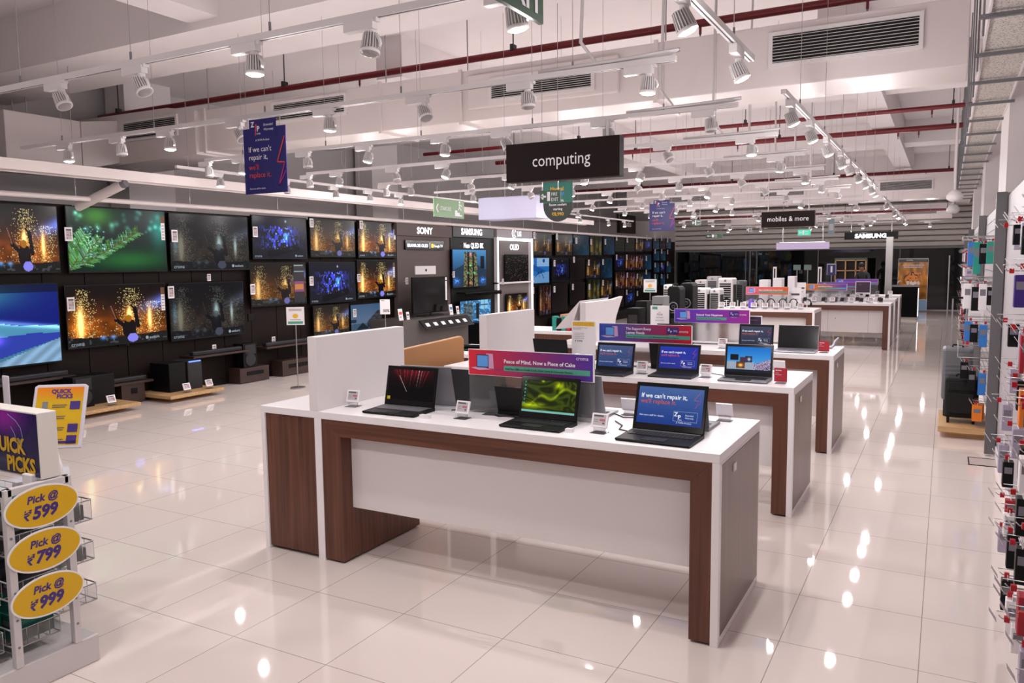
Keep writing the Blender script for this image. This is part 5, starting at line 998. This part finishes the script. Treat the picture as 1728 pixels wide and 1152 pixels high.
# luggage on its platform
t = thing('display_platform', 'pale wooden platform carrying the suitcases', 'platform', (0, 0, 0), 0, 'pale wooden platforms on the floor'); MB().box(-.015, .44, 9.12, 10.12, .06, .12, PALEW).build('top_board', t, .003); MB().box(.08, .44, 9.2, 10.05, 0, .06, PALEW).build('plinth', t)
def suitcase(label, x0, x1, y0, y1, zb, z0, z1, m, ribs, handle):
    t = thing('suitcase', label, 'suitcase', ((x0+x1)/2, (y0+y1)/2, zb), 0, 'suitcases on the wooden platform'); W, D = (x1-x0)/2, (y1-y0)/2
    b = MB().box(-W, W, -D, D, z0-zb, z1-zb, m); b.build('shell', t, .03)
    b = MB()
    if ribs:
        for k in range(8): b.box(-W+.03, W-.03, -D-.004, -D+.002, z0-zb+.06+k*.045, z0-zb+.085+k*.045, m)
    else: b.box(-W+.04, W-.04, -D-.02, -D+.002, z0-zb+.05, z0-zb+.26, m); b.box(-W+.03, W-.03, -D-.012, -D+.002, z0-zb+.29, z1-zb-.04, m)
    b.build('front_ribs' if ribs else 'front_pocket', t, .006 if ribs else .01)
    if ribs: MB().box(W-.001, W+.004, -D*.2, D*.2, z0-zb+.02, z1-zb-.02, BLACK).build('zip_band', t)
    for sx in (-1, 1):
        for sy in (-1, 1):
            b = MB().cyl((sx*(W-.04)-.012, sy*(D-.04), .028), (sx*(W-.04)+.012, sy*(D-.04), .028), .028, BLACK, 16); b.box(sx*(W-.04)-.014, sx*(W-.04)+.014, sy*(D-.04)-.012, sy*(D-.04)+.012, .03, z0-zb+.01, BLACK); b.build('wheel', t)
    MB().tube([(-.05, 0, z1-zb), (-.045, 0, z1-zb+.025), (.045, 0, z1-zb+.025), (.05, 0, z1-zb)], .009, BLACK, 8).build('top_handle', t)
    if handle:
        MB().box(-.075, -.060, .02, .03, z1-zb-.01, handle, SILVER).box(.06, .075, .02, .03, z1-zb-.01, handle, SILVER).box(-.085, .085, .01, .04, handle, handle+.02, BLACK).build('pull_handle', t)
    return t
suitcase('grey ribbed hard-shell suitcase behind the black one', .0, .29, 9.72, 10.05, .12, .30, .87, mat('suitcase_grey', '#6c6e72', .4), True, 1.28)
suitcase('small black soft suitcase at the front of the platform', .035, .345, 9.32, 9.60, .12, .18, .60, CLOTH, False, 0)
tag(MB().box(.24, .46, 8.0, 8.02, .001, .004, BLACK).box(.24, .46, 8.30, 8.32, .001, .004, BLACK).box(.24, .25, 8.0, 8.32, .001, .004, BLACK).box(.25, .46, 8.02, 8.30, .001, .003, mat('floor_box', '#b9aeaa', .3)).build('floor_hatch'), 'metal framed floor hatch at the foot of the accessory wall', 'floor hatch')
tag(MB().cyl((.05, 17.8, 0), (.05, 17.8, 1.9), .012, WIREM, 8).cyl((.05, 17.8, 0), (.05, 17.8, .02), .12, WIREM, 18).build('metal_pole'), 'thin upright metal pole beside the far accessory wall', 'pole')

# ================================================================== HANGING SIGNS
def hangsign(label, x, y, z, w, h, m, depth, fn, rz=0, group='signs hanging from the ceiling', wires=True, col=WIREM, wr=.003, top=TZ):
    t = thing('hanging_sign', label, 'sign', (x, y, z), rz, group); MB().box(0, w, 0, depth, 0, h, m).build('sign_board', t, .002 if depth > .03 else 0)
    b = MB(); fn(b, w, h); b.build('lettering', t)
    if wires:
        for q in (.12, .88): MB().cyl((w*q, depth/2, h), (w*q, depth/2, max(top-z, h+.02)), wr, col, 6).build('hanging_wire', t)
    return t
def f_comp(word, size):
    def f(b, w, h): b.text(word, w/2, h*.37, size, -.002, WLET, 'CENTER', sx=.88)
    return f
hangsign('large dark brown hanging sign reading computing', -3.40, 6.10, 2.535, 1.05, .325, SIGNB, .1, f_comp('computing', .145), col=LAMPW, wr=.012)
hangsign('dark brown hanging sign reading mobiles & more', -3.45, 17.2, 2.53, 1.06, .32, SIGNB, .1, f_comp('mobiles & more', .145), col=LAMPW, wr=.01, top=ZC)
def f_zip(b, w, h):
    b.rect(w*.16, w*.80, h*.86, h*1.13, -.003, NAVY); y = -.004
    b.text('Z', w*.2, h*1.02, h*.11, y, WLET, bold=.03).text('P', w*.34, h*.95, h*.11, y, WLET, bold=.03).text('CARE', w*.33, h*.90, h*.035, y, WLET).text('Extended', w*.5, h*1.02, h*.052, y, WLET, shear=.2).text('Warranty', w*.5, h*.95, h*.052, y, WLET, shear=.2)
    b.line([(w*.30, h*.89), (w*.33, h*1.06)], w*.02, y, ORLET); b.text('A TATA Product', w*.3, h*.80, h*.042, y, WLET)
    b.text("If we can't", w*.12, h*.64, h*.118, y, WLET).text('repair it,', w*.12, h*.52, h*.118, y, WLET).text("we'll", w*.12, h*.37, h*.118, y, ORLET).text('replace it.', w*.12, h*.25, h*.118, y, ORLET).text('Ask store staff for details.', w*.12, h*.07, h*.033, y, WLET)
    P = [(w*.98, h*.84), (w*.80, h*.46), (w*.97, h*.45), (w*.82, h*.10)]; b.line(P[:3], w*.022, y, ORLET).line(P[2:], w*.022, y, MAGLET).line([(w*.82, h*.10), (w*.99, h*.32)], w*.022, y, MAGLET)
hangsign('navy blue hanging poster with orange bolt, the near one over the television side', -4.86, 4.50, 2.395, .445, .50, NAVY, .006, f_zip, wires=True)
hangsign('navy blue hanging poster with orange bolt, the far one right of the computing sign', -4.86, 14.15, 2.40, .48, .5, NAVY, .006, f_zip)
def f_ex(b, w, h): b.text('EXIT', w*.98, h*.15, h*.85, -.002, WLET, 'RIGHT', bold=.02)
hangsign('green EXIT sign cut by the top picture edge', -1.45, 2.28, 2.785, .64, .20, GREENP, .02, f_ex, rz=PI/2, wires=True, top=3.6)
def f_st(b, w, h): b.text('STAIRCASE', w*.2, h*.38, h*.30, -.002, WLET, sx=.72).line([(w*.13, h*.25), (w*.07, h*.47), (w*.13, h*.7)], .022, -.002, WLET); b.poly([(w*.68, h*.12), (w*.92, h*.12), (w*.92, h*.2), (w*.84, h*.2), (w*.84, h*.32), (w*.76, h*.32), (w*.76, h*.44), (w*.68, h*.44)], -.002, WLET); b.line([(w*.80, h*.46), (w*.84, h*.62), (w*.82, h*.8)], .018, -.002, WLET).line([(w*.84, h*.6), (w*.9, h*.45)], .016, -.002, WLET).line([(w*.84, h*.78), (w*.92, h*.68)], .014, -.002, WLET).rect(w*.82, w*.86, h*.84, h*.95, -.002, WLET)
hangsign('pale green hanging STAIRCASE sign with arrow and running figure', -6.75, 9.88, 2.545, .84, .28, GREENL, .012, f_st, rz=PI/2)
def f_mg(b, w, h):
    b.text('Magical', w*.24, h*.78, h*.13, -.003, YELL, bold=.03).text('SUMMER', w*.27, h*.66, h*.10, -.003, BLUEP, bold=.04).text('50L', w*.58, h*.50, h*.075, -.003, WLET, bold=.02).text('Room coolers', w/2, h*.40, h*.085, -.003, WLET, 'CENTER', .02).text('starting', w/2, h*.29, h*.085, -.003, WLET, 'CENTER', .02).text('₹8,990', w/2, h*.15, h*.12, -.003, YELL, 'CENTER', .03)
t = thing('hanging_sign', 'rounded green Room coolers poster hanging behind the computing sign', 'sign', (-4.66, 9.35, 2.37), 0, 'signs hanging from the ceiling')
pr = [(0, .51), (0, .2)]+[(.21-.21*math.cos(q*PI/12), .2-.2*math.sin(q*PI/12)) for q in range(1, 12)]+[(.42, .2), (.42, .51)]
MB().prism(pr, 0, .005, mat('poster_darkgreen', '#1f2a25', .4)).build('sign_board', t); MB().rect(.003, .417, .24, .505, -.001, mat('poster_teal', '#0f6a5c', .4)).build('teal_band', t); b = MB(); f_mg(b, .42, .51); b.build('lettering', t)
for q in (.06, .36): MB().cyl((q, .002, .51), (q, .002, .6), .003, WIREM, 5).build('hanging_wire', t)
def f_fe(b, w, h): b.text('FIRE', w*.55, h*.54, h*.4, -.002, WLET, sx=.8).text('EXIT', w*.55, h*.1, h*.4, -.002, WLET, sx=.8).line([(w*.3, h*.5), (w*.08, h*.5)], .02, -.002, WLET).line([(w*.17, h*.7), (w*.07, h*.5), (w*.17, h*.3)], .02, -.002, WLET).rect(w*.36, w*.5, h*.12, h*.88, -.002, WLET)
hangsign('small green FIRE EXIT sign with arrow in front of the coolers poster', -3.93, 7.8, 2.49, .25, .13, GREENP, .006, f_fe, top=ZC, wires=True)
for (px, py, Y, w, lab, arrow) in ((1175, 376, 15.6, .18, 'tiny green exit sign left of the mobiles sign', 0), (1205, 398, 26, .55, 'wide dark exit arrow sign against the shutter', 1), (1264, 388, 20, .12, 'tiny green exit sign near the shutter, middle', 0)):
    P = at(px, py, 1, Y); hangsign(lab, P.x-w/2, Y, P.z-.06, w, .13 if w < .5 else .12, GREENP, .02, f_fe, top=ZC)
EXL = mat('lit_exit_teal', '#0f8a6a', .4, emit=.9, ecol='#3fc8a8')
P = at(1357, 393, 1, 21); hangsign('small lit teal exit sign under the mobiles sign', P.x-.15, 21, P.z-.06, .3, .14, EXL, .02, f_fe, top=ZC)
P = at(1354, 414, 1, 25); t = hangsign('long pale lilac light panel hanging before the shutter', -4.56, 25, 2.17, 1.5, .2, mat('lilac_panel', '#c4b4d8', .5, emit=.25, ecol='#c4b4d8'), .1, lambda b, w, h: b.rect(.1, w-.1, h, h+.01, 0, LEDW), top=ZC, wr=.012)
def f_sam(b, w, h): b.text('SAMSUNG', w*.2, h*.2, h*.8, -.002, LOGO, bold=.04, sx=1.1)
hangsign('black hanging SAMSUNG light sign at the far end', -2.96, 28, 2.49, 1.58, .23, BLACK, .1, f_sam, top=ZC, wr=.01)
P = at(1404, 383, 1, 19); hangsign('narrow blue-grey hanging panel right of the mobiles sign', P.x-.08, 19, P.z-.18, .13, .36, mat('panel_bluegrey', '#7d9096', .5), .01, lambda b, w, h: b.rect(.02, w-.02, h*.3, h*.7, -.002, EINK), top=ZC)

# ================================================================== COOLERS AND PARTY SPEAKERS
def cooler(label, px0, px1, ptop, Y, m, dark=BLACK, d=.4):
    a, b_ = at(px0, 500, 1, Y), at(px1, 500, 1, Y); z1 = at((px0+px1)/2, ptop, 1, Y).z; W = b_.x-a.x
    t = thing('air_cooler', label, 'air cooler', (a.x, Y, 0), 0, 'air coolers beyond the laptop tables')
    MB().box(0, W, 0, d, .07, z1, m).build('housing', t, .03)
    b = MB().box(W*.12, W*.88, -.006, 0, z1*.45, z1*.92, dark); 
    for k in range(14): b.box(W*.12, W*.88, -.012, -.006, z1*(.46+.033*k), z1*(.468+.033*k), m)
    b.build('air_grille', t); MB().box(W*.1, W*.9, -.004, 0, z1*.15, z1*.4, m).build('tank_front', t)
    b = MB(); b.box(W+.0, W+.004, d*.15, d*.85, z1*.3, z1*.9, dark); b.build('side_grille', t)
    for x in (.05, W-.05): MB().cyl((x-.015, .06, .035), (x+.015, .06, .035), .035, BLACK, 12).build('wheel', t)
    MB().cyl((W*.5, -.004, z1*.96), (W*.5, -.016, z1*.96), .025, MGREY, 12).build('knob', t)
WC = mat('cooler_white', '#dfdcdc', .4)
for a in (('white air cooler directly right of the black party speakers', 1168, 1192, 486, 16.4, WC), ('white air cooler with black side grille, second from the left', 1197, 1214, 487, 16.6, WC), ('tall white air cooler, third from the left', 1211, 1236, 469, 17.6, WC), ('dark grey air cooler right of the tall white one', 1238, 1254, 473, 18.2, mat('cooler_grey', '#4d5052', .5)), ('small pale grey air cooler at the back', 1192, 1211, 466, 18.8, mat('cooler_pale', '#a8a6aa', .5)), ('white air cooler behind the black party speakers', 1119, 1128, 480, 16.8, WC), ('white air cooler farthest back between the others', 1172, 1192, 472, 19.6, WC)): cooler(*a)
def party(label, px0, px1, pt, Y):
    a, b_ = at(px0, 500, 1, Y), at(px1, 500, 1, Y); z1 = at(px0, pt, 1, Y).z; W = b_.x-a.x; t = thing('party_speaker', label, 'speaker', (a.x, Y, 0), 0, 'black party speakers')
    MB().prism([(0, .04), (W, .04), (W, z1-.05), (W*.85, z1), (W*.15, z1), (0, z1-.05)], 0, .38, BLACK).build('cabinet', t, .02)
    for zc, r in ((z1*.3, W*.36), (z1*.72, W*.36)):
        b = MB(); b.T = Matrix.Translation((W/2, -.001, zc)) @ Matrix.Rotation(PI/2, 4, 'X'); b.lathe([(r*.86, 0), (r, .0), (r, .02), (r*.86, .02), (r*.8, .004), (r*.2, .002)], MGREY, 24); b.build('driver_ring', t)
        b = MB(); b.T = Matrix.Translation((W/2, -.003, zc)) @ Matrix.Rotation(PI/2, 4, 'X'); b.lathe([(r*.8, 0), (r*.8, .004), (r*.3, .0), (r*.25, .012)], BLACK, 20); b.build('driver_cone', t)
    MB().tube([(W*.3, .1, z1-.01), (W*.3, .1, z1+.04), (W*.7, .1, z1+.04), (W*.7, .1, z1-.01)], .012, BLACK, 8).build('handle', t)
party('black party speaker left of the white coolers, nearer one', 1126, 1147, 483, 14.6); party('taller black party speaker just behind, beside the coolers', 1147, 1169, 477, 15.2)
for k, (px, pt) in enumerate(((1068, 520), (1110, 500), (1082, 508), (1140, 528))):
    P = at(px, 520, 1, 12.2+.3*k); z1 = at(px, pt, 1, 12.2+.3*k).z
    tag(MB().box(P.x-.1, P.x+.1, 12.2+.3*k, 12.5+.3*k, 0, z1, BLACK if k != 1 else MGREY).box(P.x-.08, P.x+.08, 12.19+.3*k, 12.2+.3*k, z1*.3, z1*.9, DGREY).build('tower_speaker', None, .01), 'dark tower speaker, %s from the left before the far televisions' % ORD[(0, 2, 1, 3)[k]], 'speaker', 'tower speakers')
tag(MB().box(-5.35, -4.6, 11.3, 11.7, 0, 1.02, mat('box_brown', '#b28468', .6)).build('carton_counter', None, .01), 'tan low counter block behind the winged divider board', 'counter')
# small goods counter left of the third table: wire basket with boxes
t = thing('accessory_counter', 'white lit counter behind the second divider board', 'counter', (-5.5, 9.3, 0)); MB().box(0, 1.3, 0, .7, .9, .94, WHITE).build('counter_top', t); MB().box(.02, 1.28, .02, .68, 0, .9, WOODV).build('counter_body', t)
for k, (px, m, c) in enumerate(((935, TEAL, 'teal'), (943, BLACK, 'black'), (951, TEAL, 'dark teal'), (959, REDC, 'dark red'), (967, REDC, 'maroon'))):
    P = at(px, 560, 1, 9.4); tag(MB().box(P.x-.028, P.x+.028, 9.4, 9.5, .94, 1.13-.02*(k % 2), m).build('boxed_phone_case', None, .002), 'small %s box on the white counter behind the second divider board' % c, 'box', 'small boxes on the white counter')
# ================================================================== HEADPHONE AND PHONE TABLES
for k, px in enumerate((1217, 1235, 1253, 1271, 1290, 1309, 1328, 1350)): P = at(px, 515, 1, 15.02); price_tag('white price tag on the headphone table front, %s from the left' % ORD[k], P.x, 15.06, TH, 0, 1.15, group='price tags along the headphone table', plain=True)
for k, px in enumerate((1226, 1245, 1283, 1301, 1321, 1339, 1362)):
    P = at(px, 508, 1, 15.25); t = thing('headphones', 'black headphones on a stand, %s from the left on the headphone table' % ORD[k], 'headphones', (P.x, 15.25, TH), 0, 'headphones on stands')
    MB().cyl((0, 0, 0), (0, 0, .012), .05, WHITE, 14).cyl((0, 0, .012), (0, 0, .15), .008, WHITE, 8).build('stand', t); MB().tube([(math.cos(q*PI/10)*.07, 0, .10+math.sin(q*PI/10)*.085) for q in range(11)], .009, BLACK, 8).build('headband', t)
    for sx in (-1, 1): MB().cyl((sx*.055, 0, .09), (sx*.085, 0, .09), .035, BLACK, 14).build('ear_cup', t)
t = thing('bottle_speaker', 'purple portable speaker below the pink banner', 'speaker', (at(1268, 505, 1, 15.35).x, 15.35, TH)); MB().lathe([(.05, 0), (.055, .03), (.05, .13), (.03, .17)], mat('purple_plastic', '#6a4cc0', .4), 18).build('speaker_body', t)
for k, (a, b_, zt) in enumerate(((1281, 1296, 1.456), (1304, 1319, 1.49), (1329, 1341, 1.526))):
    P, Q = at(a, 480, 1, 16.2), at(b_, 480, 1, 16.2); tag(MB().box(P.x, Q.x, 16.2, 16.5, 0, zt, WHITE).box(P.x-.02, Q.x+.02, 16.18, 16.52, 0, .06, MGREY).build('display_pedestal', None, .006), 'white pedestal column behind the headphone table, %s from the left' % ORD[k], 'pedestal', 'white pedestal columns')
def f_wh(b, w, h, z): b.rect(.03, w-.03, z+h*.6, z+h*.7, -.001, EDARK); b.rect(.05, w-.05, z+h*.4, z+h*.43, -.001, MGREY); b.rect(w*.6, w-.02, z+h*.5, z+h*.95, -.001, EPINK) if w < .18 else None
card('white card between the two orange banners', at(1332, 500, 1, 15.6).x, at(1352, 500, 1, 15.6).x, .95, 1.33, 15.6, TH, f_wh); card('white card with a maroon picture, beside the orange banner', at(1345, 480, 1, 17.9).x, at(1360, 480, 1, 17.9).x, 1.02, 1.36, 17.9, TH, f_wh)
def f_pl(b, w, h, z): b.rect(.015, w-.015, z+h*.25, z+h-.015, -.001, mat('card_plum', '#3a1f40', .4)); b.text('India', w*.2, z+h*.75, .03, -.002, EPINK); b.rect(w*.1, w*.5, z+.02, z+.06, -.002, EDARK)
card('plum and white card at the right of the phone tables', at(1444, 480, 1, 19.2).x if False else -1.82, -1.50, 1.0, 1.34, 19.75, TH, f_pl)
random.seed(5)
for r, (Y, n, x0, x1) in enumerate(((17.75, 11, -3.0, -1.15), (18.1, 9, -2.9, -1.2), (19.65, 11, -3.2, -1.15), (21.7, 8, -3.2, -1.2))):
    for k in range(n):
        x = x0+(x1-x0)*k/(n-1)
        if k % 2: price_tag('white price tag on the phone tables, %s along in row %s' % (ORD[k], ORD[r]), x, Y, TH, 0, 1.1, group='price tags on the phone tables', plain=True)
        else:
            t = thing('phone_on_stand', 'phone on a slanted stand, %s along in row %s of the phone tables' % (ORD[k], ORD[r]), 'phone', (x, Y, TH), 0, 'phones on slanted stands'); MB().box(-.03, .03, -.02, .05, 0, .03, WHITE).build('stand', t); o = MB().box(-.037, .037, -.004, .004, 0, .15, DGREY).build('phone_body', t, loc=(0, -.02, .02)); o.rotation_euler = (-1.0, 0, 0); MB().rect(-.033, .033, .006, .144, -.005, BLACKG).build('phone_screen', o)
# ================================================================== FAR END
t = thing('service_counter', 'black service counter at the far end of the aisle', 'counter', (-1.62, 26.75, 0)); MB().box(0, .9, 0, .6, .08, 1.0, mat('counter_black', '#060607', .7, spec=.08)).build('counter_body', t, .005); MB().box(-.02, .92, -.02, .62, 1.0, 1.04, mat('counter_stone', '#6c6a6a', .3)).build('counter_top', t); MB().box(.03, .87, .02, .58, 0, .08, mat('toe_warm_grey', '#a8a49a', .4)).build('toe_kick', t); MB().box(.9, .905, .02, .58, .1, .95, LEDW).build('light_edge', t)  # toe kick in a plain warm grey
tag(MB().tube([(-1.3, 26.95, 1.04), (-1.28, 26.95, 1.14), (-1.22, 27.0, 1.18)], .02, SILVER, 8).build('card_reader'), 'small silver card machine on the black counter', 'card machine')
t = thing('tiger_standee', 'upright orange poster of a tiger beside the far counter', 'poster', (-1.50, 31.2, 0)); MB().box(0, .95, 0, .03, .02, 1.86, WHITE).box(-.02, .97, -.1, .13, 0, .04, MGREY).build('stand_frame', t); show(picture('tiger_print', tiger, 60, 100, screen=False), t, .01, .42, .93, 1.42, -.001, 'print'); MB().rect(.01, .94, .05, .41, -.001, mat('print_iceblue', '#8fb0d8', .4)).build('lower_print', t)
MB().text('HELP US KEEP INDIA AS', .475, 1.60, .065, -.003, WLET, 'CENTER', .03).text('INCREDIBLE AS EVER', .475, 1.53, .065, -.003, WLET, 'CENTER', .03).text('CROMA', .25, 1.77, .06, -.003, WLET).build('lettering', t)
t = thing('pigeonhole_shelf', 'pale wooden pigeonhole shelf behind the standing person', 'shelf', (-3.46, 30.0, 0)); b = MB().box(0, 1.05, .3, .32, 0, 1.84, mat('shelf_dark', '#2c1f1c', .6))
for k in range(4): b.box(.33*k, .33*k+.035, 0, .3, 0, 1.84, PALEW)
for k in range(6): b.box(0, 1.03, 0, .3, .36*k, .36*k+.035, PALEW)
b.build('shelf_frame', t); MB().box(0, 1.03, -.02, .3, 1.84, 1.9, mat('shelf_green', '#4a5f50', .6)).build('top_strip', t)
t = thing('notice_board', 'small dark blue notice on a post left of the wooden shelf', 'sign', (at(1403, 460, 1, 30).x, 30, 0)); MB().box(-.02, .02, 0, .03, 0, 1.3, MGREY).build('post', t); MB().box(-.17, .17, -.01, 0, 1.3, 1.72, NAVY).rect(-.15, -.14, 1.32, 1.7, -.012, WLET).rect(.14, .15, 1.32, 1.7, -.012, WLET).rect(-.03, .03, 1.4, 1.62, -.012, WLET).rect(-.15, .15, 1.68, 1.7, -.012, WLET).build('notice', t)
for k, px in enumerate((1307, 1383)): P = at(px, 470, 1, 25); tag(MB().box(P.x-.05, P.x+.05, 25, 25.05, 0, at(px, 450, 1, 25).z, WHITE).box(P.x-.02, P.x+.02, 24.99, 25, .5, at(px, 453, 1, 25).z, DGREY).build('gate_post'), 'white security gate post, %s one before the glass' % ('left', 'right')[k], 'security gate', 'security gate posts')
for k, px in enumerate((1345, 1363)): P = at(px, 455, 1, 29); tag(MB().cyl((P.x, 29, 0), (P.x, 29, 1.5), .02, MGREY, 8).box(P.x-.12, P.x+.12, 28.98, 29, 1.5, 1.68, mat('monitor_face', '#5d706c', .5)).build('pole_monitor'), 'small monitor on a pole, %s one before the glass' % ('left', 'right')[k], 'monitor', 'pole monitors')
# ------------------------------------------------------------------ the person at the far counter
def skinned(name, verts, edges, radii, m, parent, root=0, sub=2):
    me = bpy.data.meshes.new(name); me.from_pydata(verts, edges, []); o = bpy.data.objects.new(name, me); COL.objects.link(o)
    sk = o.modifiers.new('skin', 'SKIN'); sb = o.modifiers.new('sub', 'SUBSURF'); sb.levels = sub; sb.render_levels = sub
    for i, r in enumerate(radii): me.skin_vertices[0].data[i].radius = (r, r) if not isinstance(r, tuple) else r; me.skin_vertices[0].data[i].use_root = (i == root)
    bpy.context.view_layer.update(); dg = bpy.context.evaluated_depsgraph_get(); m2 = bpy.data.meshes.new_from_object(o.evaluated_get(dg)); bpy.data.objects.remove(o)
    m2.materials.clear(); m2.materials.append(m)
    for p in m2.polygons: p.use_smooth = True
    o = bpy.data.objects.new(name, m2); COL.objects.link(o); o.parent = parent; return o
pt = thing('person', 'person in a dark shirt bending over the phone tables, head lowered', 'person', (-2.25, 27.4, 0), -.35)
V = [(0, 0, .92), (0, -.03, 1.10), (0, -.10, 1.28), (0, -.17, 1.40), (.0, -.22, 1.48), (.0, -.28, 1.57), (.0, -.29, 1.66)]
E_ = [(i, i+1) for i in range(6)]; Rr = [(.15, .11), (.13, .10), (.16, .11), (.13, .09), .055, .085, .075]
for s in (-1, 1):
    n = len(V); V += [(s*.17, -.16, 1.38), (s*.22, -.22, 1.14), (s*.16, -.42, 1.02), (s*.14, -.48, 1.0)]; Rr += [.06, .045, .034, .026]; E_ += [(3, n), (n, n+1), (n+1, n+2), (n+2, n+3)]; h = n+3
    for f, (dx, L) in enumerate(((-.03, .075), (-.012, .085), (.006, .08), (.024, .065))): k = len(V); V += [(s*.14+dx, -.53, .99), (s*.14+dx*1.1, -.53-L*.6, .975), (s*.14+dx*1.1, -.53-L, .95)]; Rr += [.009, .008, .007]; E_ += [(h, k), (k, k+1), (k+1, k+2)]
    k = len(V); V += [(s*.14-s*.035, -.50, .99), (s*.14-s*.05, -.54, .975)]; Rr += [.010, .008]; E_ += [(h, k), (k, k+1)]
    n = len(V); V += [(s*.09, .0, .86), (s*.10, -.02, .48), (s*.10, .03, .09), (s*.10, -.12, .05)]; Rr += [.095, .06, .042, .035]; E_ += [(0, n), (n, n+1), (n+1, n+2), (n+2, n+3)]
body = skinned('body', V, E_, Rr, SKIN, pt)
body.data.materials.append(SHIRT); body.data.materials.append(CLOTH)
for p in body.data.polygons:
    c = p.center; armlow = abs(c.y) > .36 and c.z < 1.2
    p.material_index = 2 if c.z < .93 and not armlow else (1 if c.z < 1.46 and not armlow else 0)
b = MB(); b.T = Matrix.Translation((0, -.27, 1.66)) @ Matrix.Rotation(.5, 4, 'X'); b.lathe([(.02, .085), (.06, .075), (.084, .045), (.092, .0), (.088, -.035), (.07, -.05)], HAIR, 18); b.build('hair', pt)
b = MB(); b.T = Matrix.Translation((0, -.36, 1.60)); b.add([(0, -.03, .0), (-.014, 0, -.014), (.014, 0, -.014), (0, 0, .03)], [(0, 1, 3), (0, 3, 2), (0, 2, 1), (1, 2, 3)], SKIN); b.build('nose', pt)
for s in (-1, 1): MB().cyl((s*.03, -.362, 1.625), (s*.03, -.368, 1.625), .009, BLACK, 8).build('eye', pt); MB().cyl((s*.082, -.28, 1.60), (s*.092, -.28, 1.60), .022, SKIN, 8).build('ear', pt)
MB().box(-.022, .022, -.362, -.355, 1.555, 1.563, mat('lips', '#6a3d35', .5)).build('mouth', pt)

# small cards and leaflets on the low grey console
for px, py, col, w, h, lab in ((678, 560, ORLET, .13, .22, 'white card with orange print leaning on the low grey console, left'), (690, 562, EDARK, .09, .15, 'small white coded card beside the orange printed card'), (763, 556, BLUEP, .12, .22, 'pale blue leaflet right of the switched-off television'), (774, 556, REDC, .10, .17, 'small white and red shaped card at the right of the console')):
    P = at(px, py, 2, .78); t = thing('console_card', lab, 'sign', (-9.02, at(px, py, 0, -9.02).y, .78), PI/2, 'cards on the low grey console')
    f = MB().box(-w/2, w/2, 0, .006, 0, h, WHITE).build('card', t); f.rotation_euler = (-.15, 0, 0); MB().rect(-w*.35, w*.35, h*.5, h*.75, -.001, col).rect(-w*.35, w*.2, h*.25, h*.33, -.001, MGREY).build('print', f); MB().box(-w*.3, w*.3, .01, .05, 0, .006, ACRYL).build('acrylic_stand', t)
